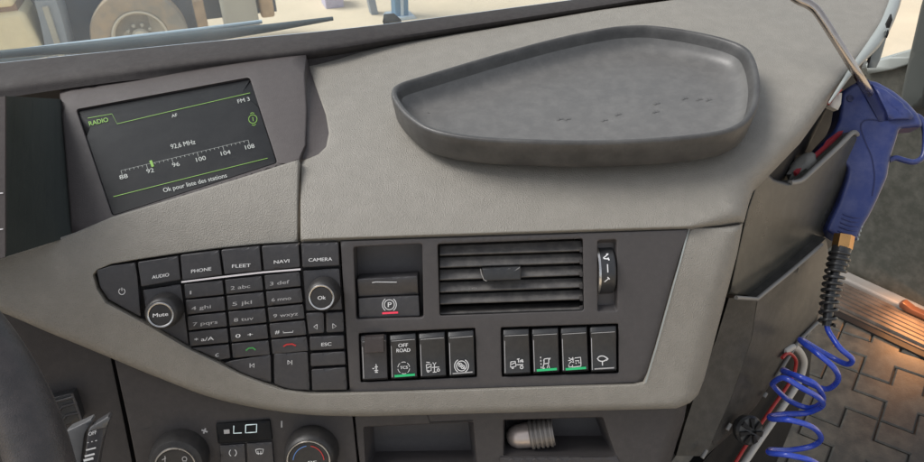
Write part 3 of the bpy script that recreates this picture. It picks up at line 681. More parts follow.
# ------------------------------------------------------------------ windshield ledge
lo_px = [(-300, 150), (-60, 106), (0, 95.5), (100, 81), (200, 70), (310, 60.5), (400, 45.5), (500, 29.5), (600, 13), (690, -2), (800, -19), (920, -36)]
up_px = [(-300, 112), (-60, 70), (0, 62), (100, 51.5), (200, 41.5), (310, 31.5), (400, 21.5), (500, 8.5), (600, -5), (690, -19), (800, -34), (920, -50)]
lo_d = [.76, .795, .805, .812, .816, .826, .868, .905, .94, .975, 1.02, 1.07]
mb = MB(); sec = [(0, .0), (.04, -.002), (.12, -.001), (.5, .0), (.9, 0), (1.0, .0)]
lo = catmull([(x, y, d) for (x, y), d in zip(lo_px, lo_d)], 6); up = catmull([(x, y, d + .05) for (x, y), d in zip(up_px, lo_d)], 6); V = []; n = len(lo)
def pv(a): return at(a[0], a[1], a[2])
rows = []
rows.append([pv(a) + fwd * .10 - u0 * .006 for a in lo]); rows.append([pv(a) + fwd * .05 - u0 * .004 for a in lo]); rows.append([pv(a) + fwd * (.05 * min(max(a[0] / 500, .25), 1)) for a in lo])
for t in (.05, .12, .2, .3, .4, .5, .7, .93): rows.append([pv(a + (b - a) * t + np.array((0, 0, -.004 * math.sin(math.pi * t) + (.05 * (1 - t / .5) ** 2 * min(max(a[0] / 500, .25), 1) if t < .5 else 0)))) for a, b in zip(lo, up)])
rows.append([pv(b) + fwd * .004 for b in up]); rows.append([pv(b) + fwd * .05 - u0 * .03 for b in up])
for r_ in rows: V += r_
mb.add(V, [(j * n + i, j * n + i + 1, (j + 1) * n + i + 1, (j + 1) * n + i) for j in range(len(rows) - 1) for i in range(n - 1)])
mb.build('windshield_ledge', 'ledge', dash, 50)
# pale bead along the glass, its colour painting the edge reflection
tube('glass_bead_glint', [pv(b) + fwd * .012 + u0 * .0005 for b in catmull([(x, y, d + .05) for (x, y), d in zip(up_px, lo_d)], 4)], .0022, 'cowl', dash, 8)

# ------------------------------------------------------------------ lower console
LOW = Surf(lambda q: gF(q) + .014 - bulge(q))
lc_out = [(113, 352), (160, 372), (220, 393), (290, 405), (351.5, 408), (354, 430), (359, 480), (366, 640), (170, 640), (140, 480), (128, 420)]
sheet('climate_panel', lc_out, LOW, 'lower', dash, r=1, step=14, thick=.02)
lr_out = [(354, 408), (450, 405), (560, 402), (675, 400), (671, 412), (664, 430), (652, 480), (362, 480), (357, 440)]
pk1 = round_poly([(363.5, 427), (473, 422), (477.5, 468), (366, 470)], 2); pk2 = round_poly([(503.3, 420), (602.5, 417.3), (615.5, 455.5), (503.5, 455.8)], 1.5)
lr_out = [(354, 408, 1), (450, 405, 1), (560, 402, 1), (688, 398, 8), (684, 420, 14), (676, 445, 14), (666, 480, 14), (640, 640, 14), (370, 640, 1), (362, 480, 1), (357, 440, 1)]
sheet('pocket_panel', lr_out, LOW, 'lower', dash, holes=[pk1, pk2], step=12, r=1, edge_step=6, thick=.02)
recess('storage_pocket', pk1, LOW, .034, 'fascia', dash, h=-.0011, taper=.10); recess('storage_pocket', pk2, LOW, .040, 'fascia', dash, h=-.0011, taper=.10)
ink('panel_seam', LOW, [[(427, 414), (430, 422.5), (450, 421.8), (473, 420.6)]], .9, 'black', dash, h=.0004)
sheet('pocket_lip', [(500, 457.5), (617, 456.8), (622, 470), (500, 471)], LOW, 'lower', dash, h=.003, r=1.5, step=12, thick=.006)
kn = knob(LOW, (175, 467), .0175, .0275, .024, '', 'left climate knob with airflow symbols'); c = (175, 467)
mb = MB(); ink_mb(mb, LOW, [[(162, 460), (166, 458)], [(165, 462), (165, 456)], circ(184.5, 459, 2.2, 140, 400, 12), [(182.5, 461), (186.5, 461)]], .8, .0245); mb.build('knob_symbols', 'inkdim', kn, 0)
kn = knob(LOW, (308.5, 461.5), .0195, .0265, .024, '', 'right climate knob with blue and red temperature arc')
ink('cold_arc', LOW, [circ(308.5, 461.5, 15.5, 185, 262, 14)], .8, 'keyblue', kn, h=.0245); ink('warm_arc', LOW, [circ(308.5, 461.5, 15.5, 278, 355, 14)], .8, 'keyred', kn, h=.0245)
text('legend', LOW, 'PS', (308, 464), (317, 463.5), 3, 'ink', kn, h=.0245)
zC = Z(140, 400, 4.2)
dsp = sheet('climate_display', round_poly(zC((318, 100), (546, 84), (556, 167), (328, 184)), 1.2), LOW, 'screen', dash, h=.003, r=1, step=10, thick=.008)
mb = MB()
ink_mb(mb, LOW, [zC((394, 108), (393, 140), (427, 138)), zC((444, 105), (443, 138), (466, 136.5), (489, 135), (490, 102), (466, 103.5), (444, 105))], 1.0, .0038)
mb.build('display_digits', mat('pale_lcd', srgb(190, 205, 208), .4, emit=srgb(190, 205, 208), estr=.35), dsp, 0)
ink('display_block', LOW, [zC((352, 134), (376, 132))], 4.2, 'inkdim', dsp, h=.0037)
for q, lab in (([(334, 192), (440, 184), (446, 285), (340, 290)], 'recirculation'), ([(448, 183), (556, 176), (564, 282), (452, 286)], 'windscreen')):
    b_ = sheet('climate_button', round_poly(np.array(zC(*q)), 1.2), LOW, 'button', dash, h=.003, r=1, step=8, thick=.008); tag(b_, 'small climate button with %s symbol' % lab)
    if lab[0] == 'r': c = zC((390, 222))[0]; L_ = [circ(*c, 3.6, 120, 235, 8), circ(*c, 3.6, -60, 60, 8)]
    else: c = zC((502, 217))[0]; L_ = [[(c[0] - 4, c[1] - 2), (c[0], c[1] - 2.8), (c[0] + 4, c[1] - 2.4), (c[0] + 2.8, c[1] + 2), (c[0] - 2.8, c[1] + 2), (c[0] - 4, c[1] - 2)], [(c[0] - 1.6, c[1] - .5), (c[0] - 1.2, c[1] + 3)], [(c[0] + 1.2, c[1] - .5), (c[0] + 1.2, c[1] + 3)]]
    ink('button_symbol', LOW, L_, .7, 'ink', b_, h=.0036)
c = zC((271, 130))[0]; ink('fan_symbol', LOW, [[(c[0] - 3, c[1] - 1), (c[0] + 3, c[1] + 1)], [(c[0] - 1, c[1] + 2.6), (c[0] + 1, c[1] - 2.6)]], 1.6, 'inkdim', dash, h=.0006)
c = zC((595, 103))[0]; ink('thermometer_symbol', LOW, [[(c[0], c[1] - 3.6), (c[0], c[1] + 3)]], 1.6, 'inkdim', dash, h=.0006)
ink('small_mark', LOW, [zC((12, 124), (38, 122))], 1.0, 'button', dash, h=.0006)
# knee panel behind the steering wheel, dark core behind everything
KNEE = Surf(lambda q: gF(q) + .030 - bulge(q))
sheet('knee_panel', [(-300, 350), (-120, 310), (-40, 290), (0, 303), (100, 345), (110, 352), (124, 420), (136, 480), (120, 640), (-300, 640)], KNEE, 'lower', dash, r=1, step=20, thick=.02)
CORE = Surf(lambda q: gF(q) + .075 - bulge(q))
sheet('dash_core', [(-300, 330), (-60, 262), (100, 240), (300, 225), (700, 215), (690, 300), (665, 400), (655, 640), (-300, 640)], CORE, 'black', dash, r=0, step=40, thick=.0)

# ------------------------------------------------------------------ right-hand end of the dash
P0 = at(742, 297, .735)
SIDE = plane3(P0, at(826, 238, .83), at(853, 134, .80), 6); nS = SIDE.normal(P0)[0]; uh = unit(np.cross(nS, (0, 0, 1))); uh = uh if uh[0] > 0 else -uh
def quad_strip(rows, name, material, parent, thick=None, smooth=40):
    n = len(rows[0]); mb = MB(); V = []
    for r_ in rows: V += list(r_)
    mb.add(V, [(j * n + i, j * n + i + 1, (j + 1) * n + i + 1, (j + 1) * n + i) for j in range(len(rows) - 1) for i in range(n - 1)])
    return mb.build(name, material, parent, smooth)
# lower end panel: narrow front facet, then the broad side facet
fa = [(729, 298), (716, 340), (694, 398), (685, 425), (676, 456)]; fb = [(757, 299), (751, 340), (731, 398), (719, 425), (706, 456)]
pe = [SIDE.p(x, y) for x, y in fb]; ps = [at(x, y, float((q - CAM) @ fwd) - .014) for (x, y), q in zip(fa, pe)]
quad_strip([[p + fwd * .04 for p in ps], ps, [a + (b - a) * .5 for a, b in zip(ps, pe)], pe], 'end_post', 'side', dash, smooth=30)
sheet('end_panel', [(757, 299, 1), (790, 272, 1), (826, 238, 1), (830, 262, 3), (822, 300, 3), (817, 322, 3), (797, 343, 3), (775, 377, 3), (757, 405, 3), (733, 432, 3), (706, 456, 1), (719, 425, .5), (731, 398, .5), (751, 340, .5)], SIDE, 'side', dash, r=2, step=14, thick=.02)
tube('end_panel_trim', catmull([SIDE.p(x, y, .002) for x, y in ((822, 318), (816, 324), (797, 344), (776, 378))], 4), .0022, 'sill', dash, 8)
# map pocket: outer flap, dark lining, rim
FLAP = plane(P0 - nS * .012, nS, 6)
fl_out = [(735.5, 295, 1.5), (757, 296.5, 1.5), (790, 270, 1.5), (823, 242, 1.5), (829, 232, 3), (838, 205, 4), (850, 170, 4), (859.5, 146, 3), (859, 138, 3), (853, 133.5, 3), (840, 146, 2.5), (825, 160, 2.5), (812, 172, 2.5), (800, 181.5, 3), (788, 183, 4), (774, 179, 4), (766, 172, 2), (756, 184, 2), (747, 210, 2), (738, 250, 2), (729, 294, 2)]
sheet('map_pocket', fl_out, FLAP, 'flap', dash, step=11, thick=.010, closed=True, edge_step=5)
tube('pocket_rim', catmull([FLAP.p(x, y, -.002) for x, y in ((790, 183), (801, 180.5), (812, 171), (825, 159), (840, 145), (853, 132.5), (858, 137), (859, 146))], 4), .0030, 'sill', dash, 8)
tube('pocket_seam', [SIDE.p(x, y, .003) for x, y in ((736, 297.5), (757, 299), (790, 272), (822, 244.5))], .0022, 'sill', dash, 8)
BACK = plane(P0 - SIDE.normal(P0)[0] * .06, SIDE.normal(P0)[0], 6)
sheet('pocket_lining', [(742, 190), (775, 158), (800, 130), (826, 98), (850, 70), (866, 75), (864, 150), (840, 240), (760, 300), (738, 297)], BACK, 'black', dash, r=0, step=30, thick=.0)
# dark end wall under the overhanging rim of the top cover
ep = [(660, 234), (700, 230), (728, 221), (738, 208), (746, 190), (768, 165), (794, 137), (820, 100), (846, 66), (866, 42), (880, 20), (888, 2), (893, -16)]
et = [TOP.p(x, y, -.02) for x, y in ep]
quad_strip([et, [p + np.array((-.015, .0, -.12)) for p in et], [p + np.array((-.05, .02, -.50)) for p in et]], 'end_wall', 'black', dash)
# strip on the top cover's right rim, paleness painting its sky sheen; small clips
ed = [(852, 66), (862, 54), (872, 42), (881, 28), (888, 12), (892, 0), (896, -18)]
TOPE = Surf(lambda q: smax(gL(q), gT(q), .03) + .006)
strip = [TOPE.p(x + 2, y + 1) for x, y in ed]
strip = [TOPE.p(829, 103), TOPE.p(841, 86)] + strip; cs = catmull(strip, 4); tube('edge_sheen_strip', cs, np.interp(np.linspace(0, 1, len(cs)), [0, .25, .5, 1], [.001, .004, .008, .0085]), 'edge', dash, 10)
EDG = plane(TOPE.p(880, 40) , (-.3, -1, .3))
for q in ([(886.5, 24), (891.5, 14), (892.5, 20), (889.5, 28), (887.5, 28)], [(886, 37), (888.5, 30), (889, 33), (887, 38)], [(868, 62), (870, 54), (871, 58), (869.5, 63)]):
    sheet('clip', q, EDG, 'black', dash, r=.3, step=6, thick=.006)
sheet('outer_flange', [(870.5, 57), (876, 46), (885.5, 30), (887, 36), (883, 50), (880, 60), (876, 68), (868, 68)], EDG, 'edge', dash, h=-.004, r=.6, step=8, thick=.006)

IFL = plane(at(834, 98, .80), -fwd)
sheet('inner_flange', [(829, 106), (838, 93), (842, 93), (841, 104), (838, 110)], IFL, 'whiteedge', dash, r=.6, step=8, thick=.01)
tube('red_edging', [at(x, y, .797) for x, y in ((828, 104), (834, 96), (841, 89))], .0018, 'redhose', dash, 8)
# red card and grey cloth in the map pocket
INP = plane(P0 - nS * .026, nS, 6)
rc = sheet('card', [(796, 172), (810, 160), (826, 146), (829, 141), (846, 128), (855, 127), (858, 138), (840, 175), (800, 205)], INP, 'redfolder', None, r=.6, step=12, thick=.003, closed=True, base=INP.p(812, 190))
tag(rc, 'red card standing inside the dark map pocket', 'card')
gc = MB(); ctr = BACK.p(802, 168, .028); a_, b_, n_ = frame_of(SIDE.normal(P0)[0])
for j in range(9):
    for i in range(16):
        th = math.pi * j / 8; ph = 2 * math.pi * i / 16; rr = 1 + .16 * math.sin(3 * ph + j) + .12 * math.sin(7 * ph + 2.1 * j)
        gc.v.append(ctr + uh * .022 * rr * math.sin(th) * math.cos(ph) + n_ * .012 * math.sin(th) * math.sin(ph) + np.array((0, 0, .016)) * math.cos(th) + uh * .006 * math.cos(th))
gc.f = [(j * 16 + i, j * 16 + (i + 1) % 16, (j + 1) * 16 + (i + 1) % 16, (j + 1) * 16 + i) for j in range(8) for i in range(16)]
# its lower end reaches down into the pocket
tag(gc.build('cloth', 'greycloth', None, 60, base=ctr - np.array((0, 0, .016))), 'crumpled grey cloth tucked into the map pocket', 'cloth')
# red and white edging at the foot of the end panel
SB = plane(P0 + SIDE.normal(P0)[0] * .004 , SIDE.normal(P0)[0], 6)
wp = [(784, 352), (793, 347), (800, 352), (804, 362), (801, 376), (795, 388), (775, 418), (757, 444), (738, 472)]
tube('white_edging', catmull([SB.p(x, y, -.004) for x, y in wp], 6), .0042, 'whiteedge', dash, 10)
rp = [(782, 358), (788, 353), (794, 357), (796, 364), (791, 380), (769, 412), (745, 447), (730, 472)]
tube('red_edging', catmull([SB.p(x, y, -.001) for x, y in rp], 6), .0021, 'redhose', dash, 10)
sheet('foot_trim', [(812, 350), (808, 388), (790, 430), (770, 478), (690, 478), (708, 455), (757, 404), (790, 352)], SIDE, 'black', dash, h=-.012, r=1, step=20, thick=.012)
# round black knob with petals on the end panel
kc = SIDE.p(751.5, 431.5, .024); kn_n = unit(unit(SIDE.normal(P0)[0]) + unit(CAM - kc) * .8)
tk = lathe('lock_knob', kc - kn_n * .02, kn_n, [(0, .010), (.006, .011), (.008, .0155), (.016, .0165), (.019, .0145), (.0195, .008), (.018, 0)], 'spring', dash, 28)
a_, b_, n_ = frame_of(kn_n); mb = MB()
for i in range(7):
    th = i * 2 * math.pi / 7; e = a_ * math.cos(th) + b_ * math.sin(th); f2 = np.cross(kn_n, e)
    hexa(mb, [kc + e * .004 - f2 * .0012, kc + e * .0145 - f2 * .0032, kc + e * .0145 + f2 * .0032, kc + e * .004 + f2 * .0012], [kc + kn_n * .003 + e * .004 - f2 * .001, kc + kn_n * .001 + e * .014 - f2 * .0026, kc + kn_n * .001 + e * .014 + f2 * .0026, kc + kn_n * .003 + e * .004 + f2 * .001])
mb.build('knob_petals', 'black', tk, 0)
for x, y, L_ in ((727, 430, 6), (764, 397, 4), (702, 458, 8)):
    tube('clip', [SIDE.p(x, y, .004), SIDE.p(x + L_ * .6, y - L_, .004)], .0022, 'sill', dash, 8)

# ================================================================== TRAY ON THE DASH
TZ = .033
TRIM = Surf(lambda q: gT(q) - TZ)
zT = Z(300, 0, 1.925)
rim_px = zT((175, 178), (188, 160), (240, 143), (300, 125), (400, 96), (500, 70), (590, 52), (650, 47), (700, 50), (760, 59), (820, 73), (860, 90), (878, 115), (887, 155), (884, 195), (872, 222), (848, 243), (800, 258), (700, 269), (560, 275), (420, 272), (320, 265), (250, 250), (212, 228), (188, 204))
RM = catmull([TRIM.p(x, y) for x, y in rim_px], 6, True)
cen = RM.mean(0); n = len(RM)
def inset(P, d):
    T_ = np.roll(P, -1, 0) - np.roll(P, 1, 0); T_ /= np.linalg.norm(T_, axis=1)[:, None]
    N_ = np.cross(T_, nT); s = np.sign(np.sum(N_ * (cen - P), axis=1).mean()); Q = P + N_ * s * d
    dd = np.min(np.linalg.norm(Q[:, None] - P[None], axis=2), axis=1); good = np.where(dd > d * .97)[0]
    if len(good) == len(P) or d < .004: return Q
    k = np.arange(len(P)); gk = np.concatenate([good - len(P), good, good + len(P)]); G3 = np.vstack([Q[good]] * 3)
    return np.stack([np.interp(k, gk, G3[:, i]) for i in range(3)], 1)
rows = []
for d, z in ((.030, -TZ + .0005), (.012, -TZ + .0005), (.006, -TZ + .002), (.003, -TZ + .006), (.001, -.012), (.0, -.003), (.0008, -.0008), (.0022, 0), (.0046, -.0002), (.0062, -.0018), (.0076, -.0055), (.0098, -.0118), (.0125, -.0170), (.0160, -.0206), (.0215, -.0231), (.028, -.0243), (.036, -.0246)):
    rows.append(inset(RM, d) + nT * z)
last = rows[-1]; c3 = last.mean(0)
for f in (.75, .5, .25): rows.append(c3 + (last - c3) * f)
tray = thing('tray', 'dark grey rubber tray with rounded corners lying on the dash top', 'tray', inset(RM, 0).mean(0) - nT * TZ)
def ringmesh(name, rws, material, parent, capend=False, smooth=55):
    mb = MB(); V = []
    for r_ in rws: V += list(r_)
    Fc = [(j * n + i, j * n + (i + 1) % n, (j + 1) * n + (i + 1) % n, (j + 1) * n + i) for j in range(len(rws) - 1) for i in range(n)]
    if capend: Fc.append(tuple(range((len(rws) - 1) * n, len(rws) * n)))
    mb.add(V, Fc); return mb.build(name, material, parent, smooth)
ringmesh('rim', rows[:12], 'rubber', tray); tf = ringmesh('bottom', rows[11:], 'trayfloor_lit', tray, True, 80)
# raised marks on the tray floor
TF = Surf(lambda q: gT(q) - (TZ - .0246))
marks = MB()
for x, y in ((500, 228), (514, 228), (585, 230), (612, 219), (686, 198), (684, 214), (740, 188), (768, 190), (786, 191)):
    a, = zT((x, y)); s = 3.2
    ink_mb(marks, TF, [[(a[0] - s, a[1] + 1), (a[0] + s, a[1])], [(a[0] - s * .4, a[1] - 1.6), (a[0] + s * .2, a[1] + .1), (a[0] - s * .6, a[1] + 2)], [(a[0] + s * .5, a[1] - 1.8), (a[0] + s * 1.2, a[1] + .2)]], .5, .0007)
marks.build('raised_marks', 'trayfloor_lit', tf, 0)

# ================================================================== METAL CAP IN THE POCKET
a = LOW.p(506.5, 438, -.020); b = LOW.p(552.5, 431.5, -.016); L_ = np.linalg.norm(b - a)
mp = thing('metal_cap', 'small shiny domed metal cap with ribbed collar lying in the right storage pocket', 'metal cap', (a + b) / 2 - np.array((0, 0, .014)))
ax_ = unit(b - a)
lathe('dome', a, ax_, [(0, 0), (.001, .005), (.004, .009), (.010, .0118), (.018, .0125), (L_ * .55, .0128)], 'shiny', mp, 28, 60)
prof = [(L_ * .5, .0128)]
for k in range(5): t0 = L_ * (.52 + .1 * k); prof += [(t0, .0135), (t0 + .0005, .0150), (t0 + L_ * .06, .0150), (t0 + L_ * .065, .0138)]
prof += [(L_ * 1.02, .0138), (L_ * 1.02, .009), (L_ * .98, 0)]
lathe('collar', a, ax_, prof, 'ribmetal', mp, 28, 30)

# ================================================================== STEERING WHEEL AND STALKS
wcn = at(-303, 557, .43); Rw = .43 * 385 / 720 - .017
wa, wb, wn = RGT, UPV, -fwd
sw = thing('steering_wheel', 'worn black steering wheel rim at the lower left corner', 'steering wheel', wcn)
th = np.linspace(0, 2 * math.pi, 160, endpoint=False); P = np.array([wcn + Rw * (wa * math.cos(t) + wb * math.sin(t)) for t in th])
mb = MB(); tube_mb(mb, P, .0178, 20, closed=True); mb.build('rim', 'leather', sw, 60)
lathe('hub', wcn + fwd * .06, -fwd, [(0, .05), (.02, .075), (.04, .08), (.05, .07), (.052, 0)], 'leather', sw, 40)
for ang in (0, 180, 250, 290):
    t = R(ang); e = wa * math.cos(t) + wb * math.sin(t); mb = MB(); tube_mb(mb, [wcn + fwd * .03 + e * .06, wcn + fwd * .02 + e * .12, wcn + e * (Rw - .005)], [.02, .016, .012], 12); mb.build('spoke', 'leather', sw, 60)
STK = plane(at(92, 445, .52), -fwd + .35 * RGT)
stk = thing('column_stalk', 'grey two-blade column stalk lettered OFF behind the steering wheel', 'stalk', STK.p(85, 470))
zW = Z(0, 320, 3.256)
sheet('blade', zW((208, 372), (222, 358), (296, 324), (300, 332), (276, 372), (264, 470), (262, 560), (225, 560), (232, 430)), STK, 'stalk', stk, h=-.004, r=1.5, step=8, thick=.016, closed=True)
bl = sheet('blade', zW((286, 372), (292, 352), (350, 316), (357, 322), (338, 380), (322, 460), (312, 560), (268, 560), (276, 460)), STK, 'button', stk, h=.004, r=1.5, step=8, thick=.016, closed=True)
sheet('blade_top_highlight', zW((288, 362), (294, 351), (350, 316), (357, 322), (345, 350), (330, 352)), STK, 'stalk', stk, h=.006, r=1, step=8, thick=.003)  # paler grey piece that paints the highlight on the blade's top edge
mb = MB(); A, B_ = zW((288, 378), (314, 370)); text_mb(mb, STK, 'OFF', A, B_, 3.8, .0048, bold=.2)
for k, (x, y) in enumerate(((284, 400), (280, 424), (276, 444), (272, 458))):
    A, B_ = zW((x, y), (x + 32, y - 8)); ink_mb(mb, STK, [[A, B_]] if k else [[A, (A[0] + 1.5, A[1] - .4)], [(A[0] + 4, A[1] - 1), (A[0] + 5.5, A[1] - 1.4)], [(A[0] + 8, A[1] - 2), B_]], .8 + .5 * k, .0048)
mb.build('lettering', 'ink', bl, 0)
tube('stalk_stem', [STK.p(84, 470, -.012), STK.p(70, 520, -.03)], .012, 'rocker', stk, 12)
rb = thing('ribbed_switch', 'small black ribbed switch on the knee panel behind the wheel rim', 'switch', KNEE.p(68, 428))
sheet('switch_body', round_poly(zW((130, 262), (238, 236), (266, 326), (190, 352), (150, 330)), 1.5), KNEE, 'rocker', rb, h=.014, r=1.2, step=10, thick=.014)
for pts in (((160, 272), (240, 250)), ((178, 300), (196, 292), (204, 282), (252, 268)), ((190, 330), (208, 322), (214, 312), (262, 300)), ((236, 240), (266, 326))):
    P = [KNEE.p(x, y, .0145) for x, y in zW(*pts)]; tube('rib', P, .0013, 'button', rb, 6)

# ================================================================== FLOOR MAT, STEP, DOOR
matt = thing('floor_mat', 'dusty dark rubber floor mat of interlocking crosses', 'floor mat', (.8, 1.0, .0))
u = .058
ex = unit((.80, -.60, 0)); ey = np.array((.60, .80, 0))
cr = [(-1.5, -.5), (-.5, -.5), (-.5, -1.5), (.5, -1.5), (.5, -.5), (1.5, -.5), (1.5, .5), (.5, .5), (.5, 1.5), (-.5, 1.5), (-.5, .5), (-1.5, .5)]
g = .022
def shr(p): return tuple(math.copysign(abs(c) - g, c) for c in p)
me = bpy.data.meshes.new('mat_cross'); bm = bmesh.new()
vs = [bm.verts.new(tuple((ex * shr(p)[0] + ey * shr(p)[1]) * u) ) for p in cr]; f = bm.faces.new(vs)
ret = bmesh.ops.extrude_face_region(bm, geom=[f]); bmesh.ops.translate(bm, verts=[v for v in ret['geom'] if isinstance(v, bmesh.types.BMVert)], vec=(0, 0, .0045))
bmesh.ops.recalc_face_normals(bm, faces=bm.faces)
bmesh.ops.bevel(bm, geom=[e for e in bm.edges if all(v.co.z > .002 for v in e.verts)], offset=.0028, segments=1, affect='EDGES', clamp_overlap=True)
bm.to_mesh(me); bm.free(); me.materials.append(MT['mat'])
for i in range(-22, 23):
    for j in range(-22, 23):
        p = np.array((.85, 1.0, 0)) + (ex * (2 * i - j) + ey * (i + 2 * j)) * u
        d = p - CAM; zf = d @ fwd; px = CX + FPX * (d @ RGT) / zf; py = CY - FPX * (d @ UPV) / zf
        if 735 < px < 985 and 300 < py < 500 and .34 < p[0] < 1.14 and .5 < p[1] < 1.7:
            o = bpy.data.objects.new('mat_cross', me); COL.objects.link(o); o.parent = matt
            o.location = tuple(p + np.array((0, 0, .0012 + random.uniform(-.0004, .0004))) - np.array(matt.location))
zu0 = np.array((0, 0, 1.))
# entrance step: ribbed strip, dark gap, sill strip, then the open door
s0, s1 = FLOOR.p(800, 266.5), FLOOR.p(960, 342); g0, g1 = FLOOR.p(800, 297), FLOOR.p(970, 377)
step = thing('entrance_step', 'brown ribbed entrance step strip in the warm glow by the door', 'step', (s0 + s1 + g0 + g1) / 4)
mb = MB(); zz = np.array((0, 0, .012))
hexa(mb, [s0 + zz, s1 + zz, g1 + zz, g0 + zz], [s0, s1, g1, g0]); mb.build('tread', 'step', step, 0)
for k in range(1, 7):
    t = k / 7.0; A, B_ = s0 + (g0 - s0) * t, s1 + (g1 - s1) * t; wv = unit(g0 - s0) * .006
    mb = MB(); z1 = np.array((0, 0, .013)); z2 = np.array((0, 0, .018))
    hexa(mb, [A - wv + z2, B_ - wv + z2, B_ + wv + z2, A + wv + z2], [A - wv * 1.4 + z1, B_ - wv * 1.4 + z1, B_ + wv * 1.4 + z1, A + wv * 1.4 + z1]); mb.build('rib', 'step', step, 0)
ga, gb = g0 + (s0 - g0) * -.0, g1
mb = MB(); dv = unit(g0 - s0) * .022
hexa(mb, [g0 + np.array((0, 0, .010)), g1 + np.array((0, 0, .010)), g1 + dv + np.array((0, 0, .010)), g0 + dv + np.array((0, 0, .010))], [g0 + dv * 0, g1 + dv * 0, g1 + dv, g0 + dv]); mb.build('rubber_gap', 'black', step, 0)
dl = unit(s1 - s0); dn = np.cross(dl, (0, 0, 1)); dn = -dn if dn @ (CAM - s0) < 0 else dn
DOOR = plane(s0 - dn * .03, dn, 6)
door = thing('door', 'open passenger door with dark grey inner trim on the right', 'door', (s0 + s1) / 2)
sheet('door_trim', [(790, 64, 3), (868, 66, 3), (890, 60, 3), (924, 50, 3), (1000, 28, 3), (1000, 370, 1), (924, 331, 1), (838, 291, 1), (790, 268, 1)], DOOR, 'door', door, r=3, step=22, thick=.05, hfun=lambda x, y: .012 * np.clip((np.hypot((x - 800) / 130, (y - 300) / 130) - .85) / .25, 0, 1) - .012)
sheet('door_cap', [(866, 64), (890, 57), (924, 47), (1000, 25), (1000, 34), (924, 60), (892, 70), (868, 74)], DOOR, 'edge', door, h=.012, r=2, step=24, thick=.05)
sheet('window_frame', [(921, 6), (940, -60), (975, -60), (950, 5), (930, 62), (922, 108), (898, 112), (906, 72)], DOOR, 'pillar', door, h=.03, r=2.5, step=12, thick=.05)
mb = MB(); hexa(mb, [s0 + dn * .004 + zu0 * .026, s1 + dn * .004 + zu0 * .026, s1 + dn * .004, s0 + dn * .004], [s0 - dn * .03 + zu0 * .026, s1 - dn * .03 + zu0 * .026, s1 - dn * .03, s0 - dn * .03]); bevel(mb.build('sill_strip', 'sill', door, 0), .004)
dg = MB(); q = [(924, 48), (1000, 26), (1000, -80), (895, -80), (889, 58)]
sheet('door_window', [(880, 62), (924, 49), (1000, 27), (1000, -80), (900, -80), (890, 10)], DOOR, 'glass', door, h=-.01, r=.2, step=40, thick=.004)
lampb = DOOR.p(911, 311, .05)
lm = thing('courtesy_lamp', 'small glowing amber courtesy lamp above the entrance step', 'lamp', lampb)
sheet('lens', [(899, 303), (903, 302), (912, 309), (926, 315), (940, 322), (938, 327), (922, 319), (906, 312), (899, 307)], DOOR, 'lampglow', lm, h=.048, r=1.2, step=6, thick=.016, closed=True)
ll = bpy.data.lights.new('courtesy_light', 'AREA'); ll.energy = .36; ll.color = (1, .42, .14); ll.shape = 'RECTANGLE'; ll.size = .12; ll.size_y = .03
lo_ = bpy.data.objects.new('courtesy_light', ll); COL.objects.link(lo_); lpos = DOOR.p(926, 306, .07)
lo_.location = tuple(lpos); lo_.rotation_euler = Vector(tuple(lpos - (FLOOR.p(900, 335)))).to_track_quat('Z', 'Y').to_euler()

# ================================================================== BLOW GUN AND HOSE
def hd(y): return float(np.interp(y, [236, 326, 345, 370, 400, 500], [.812, .805, .80, .79, .79, .785]))
gd = float((FLAP.p(853, 134) - CAM) @ fwd) + .012
GUNF = plane3(at(853, 134, gd), at(840, 240, gd - .012), at(915, 120, gd - .008), 6)
gun = thing('blow_gun', 'blue plastic air blow gun with bent steel nozzle hooked on the map pocket', 'blow gun', GUNF.p(838, 240))
body = [(841, 92), (850, 86), (863, 79), (877, 82), (894, 91.5), (908, 103), (917, 113), (922, 122), (922, 127), (916, 127.5), (899, 129), (896, 140), (890, 158), (887, 177), (877, 200), (869, 216), (863, 226), (857, 240), (852, 241.5), (838, 238.5), (825.5, 230), (830, 219), (838, 203), (846, 180), (848, 168), (838, 158), (828, 158), (815, 160), (811, 157), (819, 146), (833, 131), (838, 120), (840, 108)]
sheet('gun_body', round_poly(body, 2.5, 2), GUNF, 'blue', gun, r=5, step=7, thick=.024, closed=True, edge_step=4)
ink('lever_seam', GUNF, [catmull([(882, 121), (870, 119.5), (863, 121.5), (861, 129), (866, 143), (872, 158), (874.5, 178), (872, 196)], 5)], 1.3, 'bluedk', gun, h=.0007)
sheet('nozzle_channel', [(857, 82), (868, 79), (886, 110), (888, 120), (879, 121.5)], GUNF, 'bluedk', gun, h=.0018, r=.8, step=8, thick=.004)
sheet('raised_panel', [(872, 84), (886, 90), (903, 103), (914, 116), (912, 119), (889, 120), (886, 112)], GUNF, 'blue', gun, h=.006, r=2.2, step=7, thick=.008)
mb = MB()
for k in range(5): ink_mb(mb, GUNF, [[(881 + k * 5, 92 + k * 5.2), (885 + k * 4.6, 100 + k * 3.6)]], .6, .0066)
mb.build('embossed_ribs', 'blue', gun, 0)
lathe('rivet', GUNF.p(850, 98.5, .0), GUNF.normal(GUNF.p(850, 98))[0], [(-.001, .0042), (.001, .004), (.0016, .002), (.0016, 0)], 'bluedk', gun, 16)
